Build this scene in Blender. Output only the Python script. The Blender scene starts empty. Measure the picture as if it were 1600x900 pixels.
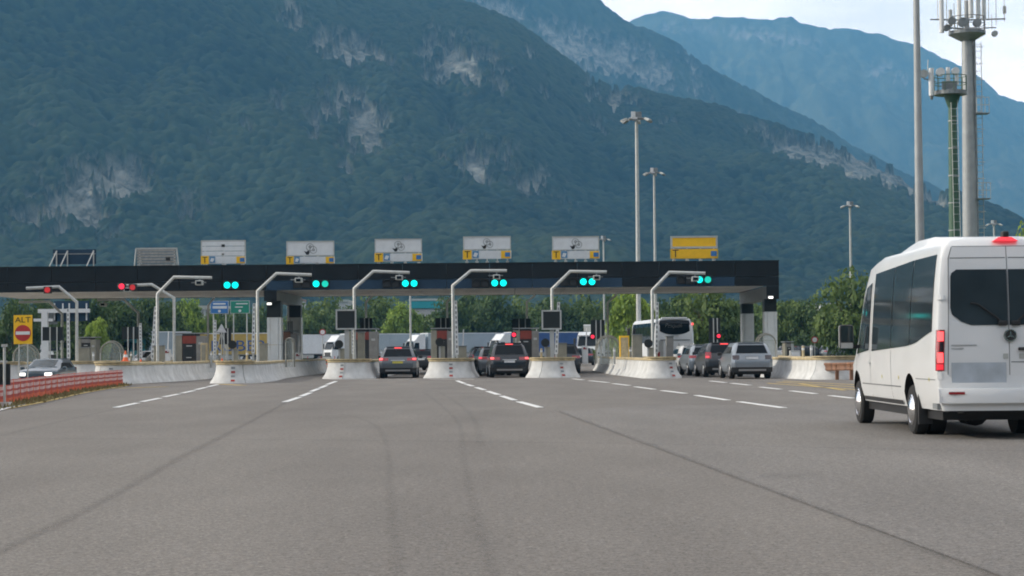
import bpy, bmesh, math, random
import numpy as np
from mathutils import Vector, Matrix
R = math.radians
random.seed(7); rng = np.random.default_rng(7)
S = bpy.context.scene
COL = S.collection

# ------------------------------------------------------------------ camera
FOC, EYE = 3100.0, 1.27
CAMROT = Matrix.Rotation(math.pi/2 + math.atan(99/FOC), 3, 'X') @ Matrix.Rotation(R(-0.5), 3, 'Z')
cam = bpy.data.cameras.new('camera'); camo = bpy.data.objects.new('camera', cam); COL.objects.link(camo)
camo.location = (0, 0, EYE); camo.rotation_euler = CAMROT.to_euler()
cam.sensor_width = 36; cam.lens = 36*FOC/1600; cam.clip_start = 0.1; cam.clip_end = 60000
S.camera = camo

# ------------------------------------------------------------------ light
SUN_EL, SUN_AZ = R(27), R(-84)          # azimuth from +Y towards +X
to_sun = Vector((math.sin(SUN_AZ)*math.cos(SUN_EL), math.cos(SUN_AZ)*math.cos(SUN_EL), math.sin(SUN_EL)))
sun = bpy.data.lights.new('sun', 'SUN'); sun.energy = 3.0; sun.angle = R(0.6); sun.color = (1.0, 0.90, 0.74)
suno = bpy.data.objects.new('sun', sun); COL.objects.link(suno)
suno.rotation_euler = (-to_sun).to_track_quat('-Z', 'Y').to_euler(); suno.location = (-60, 0, 60)
W = bpy.data.worlds.new('World'); S.world = W; W.use_nodes = True
nt = W.node_tree; nt.nodes.clear()
wo = nt.nodes.new('ShaderNodeOutputWorld'); bg = nt.nodes.new('ShaderNodeBackground')
sky = nt.nodes.new('ShaderNodeTexSky'); sky.sky_type = 'NISHITA'; sky.sun_disc = False
sky.sun_elevation = SUN_EL; sky.sun_rotation = SUN_AZ; sky.air_density = 1.0; sky.dust_density = 1.2; sky.ozone_density = 1.5
# thin bright cloud veil over the whole sky
tc = nt.nodes.new('ShaderNodeTexCoord'); mp = nt.nodes.new('ShaderNodeMapping'); mp.inputs['Scale'].default_value = (3, 3, 11)
nz = nt.nodes.new('ShaderNodeTexNoise'); nz.inputs['Scale'].default_value = 1.6; nz.inputs['Detail'].default_value = 7; nz.inputs['Roughness'].default_value = 0.55
cr = nt.nodes.new('ShaderNodeValToRGB'); cr.color_ramp.elements[0].position = 0.36; cr.color_ramp.elements[1].position = 0.66
cr.color_ramp.elements[0].color = (0.5, 0.5, 0.5, 1); cr.color_ramp.elements[1].color = (1, 1, 1, 1)
mx = nt.nodes.new('ShaderNodeMixRGB'); mx.inputs[2].default_value = (28.5, 24.8, 21.6, 1)
L = nt.links.new
L(tc.outputs['Generated'], mp.inputs['Vector']); L(mp.outputs[0], nz.inputs['Vector']); L(nz.outputs['Fac'], cr.inputs[0])
sx = nt.nodes.new('ShaderNodeSeparateXYZ'); L(tc.outputs['Generated'], sx.inputs[0])
def wm(op, a, b=None):
    q = nt.nodes.new('ShaderNodeMath'); q.operation = op
    for i, v in enumerate((a, b)):
        if v is None: continue
        if isinstance(v, (int, float)): q.inputs[i].default_value = v
        else: L(v, q.inputs[i])
    return q.outputs[0]
veil = wm('SUBTRACT', 1.0, wm('POWER', 2.718, wm('DIVIDE', -0.34, wm('ADD', wm('MAXIMUM', sx.outputs[2], 0.0), 0.06))))
L(wm('MULTIPLY', veil, cr.outputs[0]), mx.inputs[0]); L(sky.outputs[0], mx.inputs[1]); L(mx.outputs[0], bg.inputs[0]); bg.inputs[1].default_value = 0.12
L(bg.outputs[0], wo.inputs[0])
S.view_settings.view_transform = 'Standard'; S.view_settings.look = 'None'
S.view_settings.exposure = 0.38; S.view_settings.gamma = 1.0
S.cycles.use_denoising = True; S.cycles.denoising_prefilter = 'ACCURATE'; S.cycles.filter_width = 1.9; S.cycles.max_bounces = 6

HAZE = 0.00018

# ------------------------------------------------------------------ helpers
def ray(px, py): return CAMROT @ Vector(((px-800)/FOC, (450-py)/FOC, -1.0))
def Wp(px, py, Y):
    d = ray(px, py); t = Y/d.y
    return Vector((d.x*t, Y, EYE + d.z*t))
def G(px, py):
    d = ray(px, py); t = -EYE/d.z
    return Vector((d.x*t, d.y*t, 0))

MATS = {}
def mat(name, col, rough=0.6, metal=0.0, var=0.12, scale=3.0, bump=0.0, bscale=40.0, emit=None, estr=0.0, coat=0.0, trans=0.0, alpha=1.0, spec=0.5, stain=None, sfac=0.0, sscale=0.8):
    m = bpy.data.materials.new(name); m.use_nodes = True; n = m.node_tree; b = n.nodes['Principled BSDF']
    b.inputs['Roughness'].default_value = rough; b.inputs['Metallic'].default_value = metal
    b.inputs['Specular IOR Level'].default_value = spec
    if coat: b.inputs['Coat Weight'].default_value = coat; b.inputs['Coat Roughness'].default_value = 0.05
    t = n.nodes.new('ShaderNodeTexCoord'); z = n.nodes.new('ShaderNodeTexNoise')
    z.inputs['Scale'].default_value = scale; z.inputs['Detail'].default_value = 5
    n.links.new(t.outputs['Object'], z.inputs['Vector'])
    r = n.nodes.new('ShaderNodeMapRange'); r.inputs[1].default_value = 0.3; r.inputs[2].default_value = 0.7
    r.inputs[3].default_value = 1-var; r.inputs[4].default_value = 1+var
    n.links.new(z.outputs['Fac'], r.inputs[0])
    mu = n.nodes.new('ShaderNodeMixRGB'); mu.blend_type = 'MULTIPLY'; mu.inputs[0].default_value = 1; mu.inputs[1].default_value = (*col, 1)
    n.links.new(r.outputs[0], mu.inputs[2]); out = mu.outputs[0]
    if stain:
        z2 = n.nodes.new('ShaderNodeTexNoise'); z2.inputs['Scale'].default_value = sscale; z2.inputs['Detail'].default_value = 8; z2.inputs['Roughness'].default_value = 0.65
        mp = n.nodes.new('ShaderNodeMapping'); mp.inputs['Scale'].default_value = (1, 1, 0.25)
        n.links.new(t.outputs['Object'], mp.inputs[0]); n.links.new(mp.outputs[0], z2.inputs['Vector'])
        r2 = n.nodes.new('ShaderNodeMapRange'); r2.inputs[1].default_value = 0.45; r2.inputs[2].default_value = 0.75; r2.inputs[4].default_value = sfac
        n.links.new(z2.outputs['Fac'], r2.inputs[0])
        m2 = n.nodes.new('ShaderNodeMixRGB'); m2.inputs[2].default_value = (*stain, 1)
        n.links.new(r2.outputs[0], m2.inputs[0]); n.links.new(out, m2.inputs[1]); out = m2.outputs[0]
    n.links.new(out, b.inputs['Base Color'])
    if bump:
        z3 = n.nodes.new('ShaderNodeTexNoise'); z3.inputs['Scale'].default_value = bscale; z3.inputs['Detail'].default_value = 6
        n.links.new(t.outputs['Object'], z3.inputs['Vector'])
        bp = n.nodes.new('ShaderNodeBump'); bp.inputs['Strength'].default_value = bump; bp.inputs['Distance'].default_value = 0.02
        n.links.new(z3.outputs['Fac'], bp.inputs['Height']); n.links.new(bp.outputs[0], b.inputs['Normal'])
    if emit: b.inputs['Emission Color'].default_value = (*emit, 1); b.inputs['Emission Strength'].default_value = estr
    if trans: b.inputs['Transmission Weight'].default_value = trans
    if alpha < 1: b.inputs['Alpha'].default_value = alpha
    MATS[name] = m; return m

class MB:
    def __init__(s): s.v = []; s.f = []; s.m = []
    def add(s, vs, fs, mi=0):
        o = len(s.v); s.v += [tuple(v) for v in vs]
        for f in fs: s.f.append(tuple(i+o for i in f)); s.m.append(mi)
        return s
    def box(s, c, d, mi=0, M=None):
        x, y, z = c; a, b, e = d[0]/2, d[1]/2, d[2]/2
        vs = [Vector((x+i*a, y+j*b, z+k*e)) for k in (-1, 1) for j in (-1, 1) for i in (-1, 1)]
        if M is not None: vs = [M @ v for v in vs]
        return s.add(vs, [(0,2,3,1),(4,5,7,6),(0,1,5,4),(2,6,7,3),(0,4,6,2),(1,3,7,5)], mi)
    def tube(s, pts, r, n=8, mi=0, caps=True):
        pts = [Vector(p) for p in pts]; k = len(pts)
        rs = r if isinstance(r, (list, tuple)) else [r]*k
        rings = []
        for i, p in enumerate(pts):
            d0 = (pts[i]-pts[i-1]).normalized() if i else None
            d1 = (pts[i+1]-pts[i]).normalized() if i < k-1 else None
            t = d1 if d0 is None else d0 if d1 is None else (d0+d1).normalized()
            up = Vector((0, 1, 0)) if abs(t.y) < 0.9 else Vector((0, 0, 1))
            a = t.cross(up).normalized(); b = a.cross(t)
            sc = 1.0 if (d0 is None or d1 is None) else 1/max(0.5, t.dot(d0))
            rings.append([p + (a*math.cos(2*math.pi*j/n)*sc + b*math.sin(2*math.pi*j/n))*rs[i] for j in range(n)])
        return s.loft(rings, mi, caps)
    def loft(s, rings, mi=0, caps=True, closed=True):
        n = len(rings[0]); vs = [p for r in rings for p in r]; fs = []
        for i in range(len(rings)-1):
            for j in range(n if closed else n-1):
                a = i*n+j; b = i*n+(j+1) % n
                fs.append((a, b, b+n, a+n))
        if caps: fs.append(tuple(range(n-1, -1, -1))); fs.append(tuple((len(rings)-1)*n+j for j in range(n)))
        return s.add(vs, fs, mi)
    def grid(s, rows, mi=0):
        return s.loft(rows, mi, caps=False, closed=False)
    def poly(s, pts, mi=0): return s.add(pts, [tuple(range(len(pts)))], mi)
    def prism(s, pts, vec, mi=0):
        vec = Vector(vec); a = [Vector(p) for p in pts]; return s.loft([a, [p+vec for p in a]], mi)
    def build(s, name, mats, parent=None, smooth=False, loc=None, bevel=0, fix=True, sol=0):
        me = bpy.data.meshes.new(name); me.from_pydata(s.v, [], s.f)
        ms = mats if isinstance(mats, (list, tuple)) else [mats]
        for m in ms: me.materials.append(MATS[m])
        if len(ms) > 1: me.polygons.foreach_set('material_index', s.m)
        if fix:
            bm = bmesh.new(); bm.from_mesh(me); bmesh.ops.recalc_face_normals(bm, faces=bm.faces); bm.to_mesh(me); bm.free()
        if smooth is True: me.polygons.foreach_set('use_smooth', [True]*len(me.polygons))
        elif smooth: me.polygons.foreach_set('use_smooth', [True]*len(me.polygons)); me.set_sharp_from_angle(angle=R(smooth))
        me.update()
        o = bpy.data.objects.new(name, me); COL.objects.link(o)
        if loc is not None: o.location = loc
        if parent is not None: o.parent = parent
        if bevel:
            b = o.modifiers.new('bevel', 'BEVEL'); b.width = bevel; b.segments = 2; b.limit_method = 'ANGLE'
        if sol:
            b = o.modifiers.new('solid', 'SOLIDIFY'); b.thickness = sol; b.offset = 0
        return o

def tag(o, label, cat=None, group=None, kind=None):
    if label: o['label'] = label
    if cat: o['category'] = cat
    if group: o['group'] = group
    if kind: o['kind'] = kind
    return o
def T(name, label, cat, loc=(0,0,0), rz=0.0, group=None):
    o = bpy.data.objects.new(name, None); COL.objects.link(o); o.location = loc; o.rotation_euler = (0, 0, rz); o.empty_display_size = 0.2
    return tag(o, label, cat, group)
def copy_tree(o, parent=None):
    c = o.copy(); COL.objects.link(c)
    if parent is not None: c.parent = parent
    for ch in list(o.children): copy_tree(ch, c)
    return c
def struct(o): o['kind'] = 'structure'; return o
def text_part(txt, size, parent, matn, M, name='lettering', shear=0.0, ext=0.004, sx=1.0):
    cu = bpy.data.curves.new(name, 'FONT'); cu.body = txt; cu.size = size; cu.extrude = ext; cu.align_x = 'CENTER'; cu.align_y = 'CENTER'; cu.shear = shear; cu.offset = -0.012 if shear else 0.0
    t = bpy.data.objects.new(name, cu); COL.objects.link(t)
    dg = bpy.context.evaluated_depsgraph_get(); me = bpy.data.meshes.new_from_object(t.evaluated_get(dg))
    bpy.data.objects.remove(t); me.name = name; me.materials.clear(); me.materials.append(MATS[matn])
    o = bpy.data.objects.new(name, me); COL.objects.link(o); o.parent = parent
    o.matrix_local = M @ Matrix.Diagonal((sx, 1, 1, 1)); return o
def face_cam(x, y, z): return Matrix.Translation((x, y, z)) @ Matrix.Rotation(math.pi/2, 4, 'X')
def ringmesh(c, r, w, n=20, th=0.006):      # flat ring facing -Y
    b = MB(); o = []; i = []
    for k in range(n):
        a = 2*math.pi*k/n; o.append(Vector((c[0]+r*math.cos(a), c[1], c[2]+r*math.sin(a)))); i.append(Vector((c[0]+(r-w)*math.cos(a), c[1], c[2]+(r-w)*math.sin(a))))
    d = Vector((0, th, 0)); b.loft([o, i, [p+d for p in i], [p+d for p in o], o], 0, caps=False); return b
def disc(c, r, n=20, th=0.006, mi=0, b=None):
    b = b or MB(); pts = [Vector((c[0]+r*math.cos(2*math.pi*k/n), c[1], c[2]+r*math.sin(2*math.pi*k/n))) for k in range(n)]
    return b.prism(pts, (0, th, 0), mi)

# ------------------------------------------------------------------ materials
mat('concrete', (0.56, 0.57, 0.56), 0.85, var=0.15, scale=2.2, bump=0.3, bscale=25, stain=(0.24, 0.235, 0.22), sfac=0.42, sscale=1.3)
mat('concrete_deck', (0.36, 0.35, 0.33), 0.9, var=0.2, bump=0.3)
mat('worn_yellow', (0.50, 0.41, 0.24), 0.75, var=0.25, scale=5, stain=(0.24, 0.19, 0.12), sfac=0.6, sscale=2.5)
mat('galv', (0.45, 0.47, 0.46), 0.5, 0.25, var=0.12, scale=5)
mat('galv_dark', (0.22, 0.24, 0.25), 0.5, 0.3, var=0.2)
mat('grey_paint', (0.38, 0.40, 0.40), 0.5, var=0.1)
mat('mid_grey', (0.20, 0.20, 0.19), 0.6, var=0.15, stain=(0.1, 0.09, 0.08), sfac=0.5)
mat('olive_grey', (0.24, 0.235, 0.19), 0.6, var=0.15, stain=(0.1, 0.09, 0.08), sfac=0.5)
mat('fascia_black', (0.012, 0.015, 0.018), 0.5, var=0.25, scale=1.0, spec=0.2)
mat('fascia_blue', (0.030, 0.056, 0.095), 0.22, var=0.2, scale=0.6, spec=0.35)
mat('soffit', (0.78, 0.77, 0.74), 0.7, var=0.15, scale=1.2, stain=(0.2, 0.18, 0.16), sfac=0.5)
mat('pillar_white', (0.58, 0.61, 0.61), 0.5, var=0.06)
mat('dark_panel', (0.012, 0.016, 0.018), 0.35, var=0.2)
mat('screen', (0.010, 0.014, 0.015), 0.45, var=0.15)
mat('white_paint', (0.66, 0.68, 0.69), 0.45, var=0.05)
mat('sign_white', (0.62, 0.66, 0.69), 0.5, var=0.06)
mat('sign_grey', (0.27, 0.27, 0.26), 0.6, var=0.2, scale=6)
mat('sign_yellow', (0.85, 0.50, 0.01), 0.5, var=0.06)
mat('sign_blue', (0.03, 0.16, 0.42), 0.5, var=0.1)
mat('sign_lightblue', (0.08, 0.22, 0.40), 0.5, var=0.1)
mat('sign_green', (0.01, 0.22, 0.15), 0.5, var=0.1)
mat('sign_red', (0.42, 0.03, 0.03), 0.5, var=0.1)
mat('black', (0.012, 0.012, 0.013), 0.5, var=0.2)
mat('black_plastic', (0.022, 0.023, 0.025), 0.55, var=0.2)
mat('red_panel', (0.20, 0.035, 0.022), 0.55, var=0.2)
mat('brown_panel', (0.20, 0.10, 0.06), 0.6, var=0.25)
mat('stripe_red', (0.30, 0.03, 0.02), 0.6, var=0.2)
mat('lamp_green', (0.0, 0.2, 0.18), 0.3, emit=(0.0, 0.80, 0.74), estr=1.5)
mat('lamp_green_dim', (0.0, 0.2, 0.15), 0.3, emit=(0.01, 0.55, 0.42), estr=0.9)
mat('lamp_red', (0.3, 0.01, 0.02), 0.3, emit=(1.0, 0.03, 0.07), estr=1.3)
mat('lamp_red_dim', (0.3, 0.02, 0.02), 0.3, emit=(0.8, 0.05, 0.06), estr=0.35)
mat('lamp_white', (0.8, 0.8, 0.8), 0.3, emit=(1.0, 0.97, 0.9), estr=1.7)
mat('lamp_amber', (0.8, 0.5, 0.3), 0.3, emit=(1.0, 0.6, 0.35), estr=2.5)
mat('brake', (0.35, 0.01, 0.015), 0.2, emit=(1.0, 0.035, 0.06), estr=0.7, coat=1)
mat('brake_hot', (0.6, 0.1, 0.1), 0.2, emit=(1.0, 0.085, 0.09), estr=1.5)
mat('lens_red', (0.28, 0.012, 0.02), 0.15, coat=1)
mat('lens_dark', (0.03, 0.015, 0.02), 0.15, coat=1)
mat('glass', (0.006, 0.010, 0.014), 0.06, var=0.05, spec=0.2)
mat('glass_van', (0.030, 0.042, 0.050), 0.05, var=0.25, scale=1.3, spec=0.4)
mat('glass_light', (0.03, 0.045, 0.05), 0.05, var=0.05, spec=0.6)
mat('tyre', (0.014, 0.014, 0.015), 0.85, var=0.2, bump=0.3)
mat('rim', (0.42, 0.43, 0.44), 0.3, 0.8, var=0.1)
mat('chrome', (0.75, 0.76, 0.78), 0.12, 1.0, var=0.05)
mat('plate_white', (0.50, 0.52, 0.54), 0.5, var=0.15, scale=14)
mat('plate_yellow', (0.45, 0.40, 0.06), 0.5, var=0.2, scale=14)
mat('plate_grey', (0.40, 0.45, 0.50), 0.5, var=0.2, scale=3)
mat('van_white', (0.68, 0.70, 0.71), 0.28, var=0.03, scale=1.5, coat=0.4, stain=(0.45, 0.43, 0.40), sfac=0.10, sscale=1.2)
mat('seam', (0.16, 0.17, 0.18), 0.7)
mat('paint_grey', (0.10, 0.115, 0.13), 0.3, 0.3, var=0.05, coat=0.7)
mat('paint_black', (0.010, 0.015, 0.022), 0.25, 0.0, var=0.05, coat=0.4)
mat('paint_dark', (0.028, 0.034, 0.042), 0.3, 0.0, var=0.05, coat=0.4)
mat('paint_silver', (0.24, 0.275, 0.31), 0.32, 0.4, var=0.05, coat=0.6)
mat('paint_white', (0.62, 0.63, 0.63), 0.3, var=0.04, coat=0.6)
mat('paint_slate', (0.07, 0.10, 0.125), 0.3, 0.3, var=0.05, coat=0.7)
mat('paint_blue', (0.03, 0.07, 0.16), 0.3, 0.2, var=0.05, coat=0.7)
mat('paint_red', (0.25, 0.03, 0.03), 0.3, 0.1, var=0.05, coat=0.7)
mat('silver_trim', (0.40, 0.41, 0.42), 0.4, 0.5)
mat('truck_white', (0.66, 0.70, 0.73), 0.4, var=0.05, stain=(0.35, 0.34, 0.32), sfac=0.2)
mat('trailer_grey', (0.33, 0.40, 0.45), 0.5, var=0.06, scale=0.6)
mat('trailer_blue', (0.035, 0.09, 0.26), 0.5, var=0.1)
mat('trailer_yellow', (0.45, 0.32, 0.07), 0.5, var=0.1)
mat('trailer_tan', (0.48, 0.36, 0.18), 0.6, var=0.1)
mat('tarp_grey', (0.40, 0.42, 0.40), 0.7, var=0.12, scale=1)
mat('teal', (0.02, 0.20, 0.23), 0.4, var=0.1)
mat('net_orange', (0.72, 0.15, 0.05), 0.7, var=0.15, scale=12)
mat('net_red', (0.42, 0.05, 0.04), 0.7, var=0.2, scale=12)
mat('net_white', (0.72, 0.56, 0.53), 0.7, var=0.15, scale=12)
mat('marking', (0.70, 0.71, 0.70), 0.7, var=0.12, scale=6, bump=0.2, stain=(0.25, 0.25, 0.24), sfac=0.6, sscale=5)
mat('marking_yellow', (0.50, 0.36, 0.09), 0.75, var=0.2, scale=6, stain=(0.2, 0.19, 0.17), sfac=0.7, sscale=4)
mat('rust_rail', (0.22, 0.105, 0.055), 0.7, var=0.3, scale=4, stain=(0.1, 0.05, 0.03), sfac=0.6)
mat('plexi', (0.45, 0.50, 0.48), 0.25, var=0.08, alpha=0.24)
mat('hoop', (0.20, 0.20, 0.17), 0.5, var=0.1)
mat('mast_green', (0.05, 0.115, 0.07), 0.5, var=0.15, scale=4)
mat('mast_grey', (0.33, 0.35, 0.36), 0.5, 0.2, var=0.10, scale=2)
mat('building_wall', (0.34, 0.36, 0.36), 0.8, var=0.1, bump=0.1, stain=(0.2, 0.2, 0.19), sfac=0.4)
mat('building_green', (0.10, 0.18, 0.12), 0.7, var=0.15)
mat('roof_teal', (0.02, 0.30, 0.36), 0.6, var=0.15)
mat('building_pale', (0.42, 0.44, 0.46), 0.8, var=0.12)
mat('bark', (0.10, 0.08, 0.055), 0.9, var=0.3, bump=0.5, bscale=12)
mat('grass', (0.055, 0.075, 0.022), 0.95, var=0.35, scale=1.2, bump=0.5, bscale=8, spec=0.02)
mat('verge', (0.20, 0.17, 0.075), 0.95, var=0.4, scale=2.5, bump=0.5, bscale=10)
mat('kerb', (0.36, 0.35, 0.33), 0.85, var=0.2)

def leaf_mat(name, a, b):
    m = bpy.data.materials.new(name); m.use_nodes = True; n = m.node_tree; p = n.nodes['Principled BSDF']
    p.inputs['Roughness'].default_value = 0.6; p.inputs['Specular IOR Level'].default_value = 0.25
    at = n.nodes.new('ShaderNodeAttribute'); at.attribute_name = 'tone'
    mxx = n.nodes.new('ShaderNodeMixRGB'); mxx.inputs[1].default_value = (*a, 1); mxx.inputs[2].default_value = (*b, 1)
    n.links.new(at.outputs['Fac'], mxx.inputs[0]); n.links.new(mxx.outputs[0], p.inputs['Base Color'])
    tr = n.nodes.new('ShaderNodeBsdfTranslucent'); n.links.new(mxx.outputs[0], tr.inputs[0])
    ms = n.nodes.new('ShaderNodeMixShader'); ms.inputs[0].default_value = 0.25
    n.links.new(p.outputs[0], ms.inputs[1]); n.links.new(tr.outputs[0], ms.inputs[2])
    n.links.new(ms.outputs[0], n.nodes['Material Output'].inputs[0]); MATS[name] = m
leaf_mat('leaf_dark', (0.018, 0.044, 0.016), (0.085, 0.14, 0.034))
leaf_mat('leaf_mid', (0.034, 0.07, 0.022), (0.145, 0.21, 0.05))
leaf_mat('leaf_bright', (0.06, 0.125, 0.02), (0.28, 0.39, 0.06))
leaf_mat('leaf_conifer', (0.014, 0.035, 0.02), (0.04, 0.08, 0.035))

def asphalt(name, base, light):
    m = bpy.data.materials.new(name); m.use_nodes = True; n = m.node_tree; p = n.nodes['Principled BSDF']; k = n.links.new
    p.inputs['Roughness'].default_value = 0.85; p.inputs['Specular IOR Level'].default_value = 0.16
    t = n.nodes.new('ShaderNodeTexCoord')
    def noise(s, d, r=0.5, sc=(1, 1, 1)):
        mpp = n.nodes.new('ShaderNodeMapping'); mpp.inputs['Scale'].default_value = sc; k(t.outputs['Object'], mpp.inputs[0])
        z = n.nodes.new('ShaderNodeTexNoise'); z.inputs['Scale'].default_value = s; z.inputs['Detail'].default_value = d; z.inputs['Roughness'].default_value = r
        k(mpp.outputs[0], z.inputs['Vector']); return z.outputs['Fac']
    def rng_(src, a, b, c, d):
        q = n.nodes.new('ShaderNodeMapRange'); q.inputs[1].default_value = a; q.inputs[2].default_value = b; q.inputs[3].default_value = c; q.inputs[4].default_value = d; k(src, q.inputs[0]); return q.outputs[0]
    def mul(c, f):
        q = n.nodes.new('ShaderNodeMixRGB'); q.blend_type = 'MULTIPLY'; q.inputs[0].default_value = 1; k(c, q.inputs[1]); k(f, q.inputs[2]); return q.outputs[0]
    mm = n.nodes.new('ShaderNodeMixRGB'); mm.inputs[1].default_value = (*base, 1); mm.inputs[2].default_value = (*light, 1)
    k(rng_(noise(0.25, 4, 0.55, (1, 0.12, 1)), 0.35, 0.68, 0, 1), mm.inputs[0])
    c = mul(mm.outputs[0], rng_(noise(0.7, 5, 0.6, (1, 0.3, 1)), 0.3, 0.7, 0.90, 1.10))
    c = mul(c, rng_(noise(42, 3, 0.85), 0.36, 0.64, 0.58, 1.42))
    c = mul(c, rng_(noise(14, 2, 0.7), 0.35, 0.65, 0.82, 1.18))
    k(c, p.inputs['Base Color'])
    bp = n.nodes.new('ShaderNodeBump'); bp.inputs['Strength'].default_value = 0.5; bp.inputs['Distance'].default_value = 0.006
    k(noise(70, 3, 0.7), bp.inputs['Height']); k(bp.outputs[0], p.inputs['Normal']); MATS[name] = m
asphalt('asphalt', (0.155, 0.144, 0.131), (0.187, 0.175, 0.158))
asphalt('asphalt_pale', (0.164, 0.155, 0.144), (0.194, 0.184, 0.170))

def fade_mat(name, col, amt):
    m = bpy.data.materials.new(name); m.use_nodes = True; n = m.node_tree; p = n.nodes['Principled BSDF']; k = n.links.new
    p.inputs['Base Color'].default_value = (*col, 1); p.inputs['Roughness'].default_value = 0.75
    at = n.nodes.new('ShaderNodeAttribute'); at.attribute_name = 'tone'
    t = n.nodes.new('ShaderNodeTexCoord'); z = n.nodes.new('ShaderNodeTexNoise'); z.inputs['Scale'].default_value = 6; z.inputs['Detail'].default_value = 5; k(t.outputs['Object'], z.inputs['Vector'])
    q = n.nodes.new('ShaderNodeMapRange'); q.inputs[1].default_value = 0.3; q.inputs[2].default_value = 0.7; q.inputs[3].default_value = 0.3*amt; q.inputs[4].default_value = amt; k(z.outputs['Fac'], q.inputs[0])
    mu = n.nodes.new('ShaderNodeMath'); mu.operation = 'MULTIPLY'; k(at.outputs['Fac'], mu.inputs[0]); k(q.outputs[0], mu.inputs[1])
    k(mu.outputs[0], p.inputs['Alpha']); MATS[name] = m
fade_mat('tar', (0.05, 0.048, 0.046), 0.22)
fade_mat('rubber', (0.055, 0.052, 0.05), 0.13)

# ------------------------------------------------------------------ ground, road, markings
def sheet(name, pts, m, z, kind='structure'):
    o = MB().poly([(p[0], p[1], z) for p in pts]).build(name, m); o['kind'] = kind; return o
sheet('ground', [(-2950, -2600), (3950, -2600), (3950, 7100), (-2950, 7100)], 'grass', -0.6)
LEFT = [G(*p) for p in ((10, 631.4), (60, 621.4), (110, 612.4), (150, 606.6), (192, 601.8))]
sheet('road', [(-15.5, -40), (26, -40), (26, 70), (17, 79.5), (17, 330), (-19.2, 330), (-19.2, 105)] + [(p.x, p.y) for p in reversed(LEFT)] + [(-15.0, 40)], 'asphalt', 0.0)
sheet('exit_road', [(-90, -40), (-15, -40), (-15, 330), (-90, 330)], 'asphalt', -0.3)
edge_pts = [(-15.5, -40), (-15.0, 40)] + [(p.x, p.y) for p in LEFT] + [(-19.2, 105), (-19.2, 330)]
MB().grid([[Vector((x, y, -0.001)), Vector((x-0.45, y, -0.32))] for x, y in edge_pts]).build('bank', 'verge')['kind'] = 'structure'
# newer, paler asphalt on the right of the long joint
a, b = G(872, 643), G(1575, 905)
d = (b-a)/(b-a).length
p0 = a - d*0.0; p1 = b + d*12
sheet('road_patch', [(p0.x, p0.y), (p1.x, p1.y), (24, p1.y), (24, 45.0), (p0.x+2.0, 45.5)], 'asphalt_pale', 0.004)
# right verge with a kerb step beside the road
MB().prism([(26.0, -30, -0.7), (26.0, 70, -0.7), (17.0, 79.5, -0.7), (17.0, 330, -0.7), (600, 330, -0.7), (600, -30, -0.7)], (0, 0, 0.78)).build('verge', 'grass')['kind'] = 'structure'
MB().loft([[Vector((x-0.16, y-0.1, 0)), Vector((x-0.14, y-0.1, 0.13)), Vector((x, y, 0.13)), Vector((x, y, 0))] for x, y in ((25.99, -30), (25.99, 70), (16.99, 79.5), (16.99, 330))]).build('kerb', 'kerb')['kind'] = 'structure'

def strip(name, pts, w, m, z, kind=None, nx=4):
    """ribbon on the ground with a soft edge (attribute tone)"""
    P = [Vector((p[0], p[1], 0)) for p in pts]; rows = []; tone = []
    for i, p in enumerate(P):
        t = (P[min(i+1, len(P)-1)] - P[max(i-1, 0)]).normalized(); n = Vector((t.y, -t.x, 0))
        ww = w[i] if isinstance(w, (list, tuple)) else w
        rows.append([Vector((p.x, p.y, z)) + n*ww*(j/nx-0.5) for j in range(nx+1)])
        e = 1.0 if 0 < i < len(P)-1 else 0.0
        tone += [e*(1-abs(2*j/nx-1))**0.7 for j in range(nx+1)]
    o = MB().grid(rows).build(name, m)
    at = o.data.attributes.new('tone', 'FLOAT', 'POINT'); at.data.foreach_set('value', tone)
    o['kind'] = kind or 'structure'; return o
def smooth_px(pts, n=24):
    P = [Vector((*p, 0)) for p in pts]; out = []
    for i in range(len(P)-1):
        a_, b_, c_, d_ = P[max(i-1, 0)], P[i], P[i+1], P[min(i+2, len(P)-1)]
        for k in range(n):
            t = k/n; q = 0.5*((2*b_) + (c_-a_)*t + (2*a_-5*b_+4*c_-d_)*t*t + (3*b_-a_-3*c_+d_)*t**3); out.append((q.x, q.y))
    out.append(pts[-1]); return [G(*q) for q in out]
strip('tar_seam', smooth_px([(455, 625), (380, 665), (270, 722), (140, 795), (0, 862), (-60, 890)]), 0.17, 'tar', 0.006)
strip('tar_seam', smooth_px([(870, 642), (1050, 708), (1280, 795), (1420, 850), (1590, 915)]), 0.16, 'tar', 0.009)
strip('tar_seam', smooth_px([(0, 686), (300, 687), (560, 689), (800, 692), (1100, 696), (1400, 703), (1600, 706)]), 0.35, 'rubber', 0.010)
strip('tar_seam', smooth_px([(180, 640), (90, 660), (0, 682)]), 0.2, 'rubber', 0.006)
strip('tyre_mark', smooth_px([(500, 646), (545, 650), (585, 665), (602, 690), (608, 730), (612, 800), (622, 900)]), 0.11, 'rubber', 0.013)
strip('tyre_mark', smooth_px([(660, 612), (690, 635), (718, 665), (724, 710), (736, 780), (752, 840), (770, 905)]), 0.12, 'rubber', 0.013)
strip('tyre_mark', smooth_px([(684, 612), (722, 636), (742, 660), (752, 700)]), 0.16, 'rubber', 0.015)
strip('oil_stain', [G(672, 790), G(682, 790), G(700, 790), G(708, 790)], 0.05, 'tar', 0.015)
strip('oil_stain', [G(538, 698), G(542, 698), G(552, 698), G(555, 698)], 0.09, 'tar', 0.015)
strip('repair_patch', [G(1185, 745), G(1195, 745), G(1245, 746), G(1258, 746)], 1.1, 'rubber', 0.013)

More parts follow.
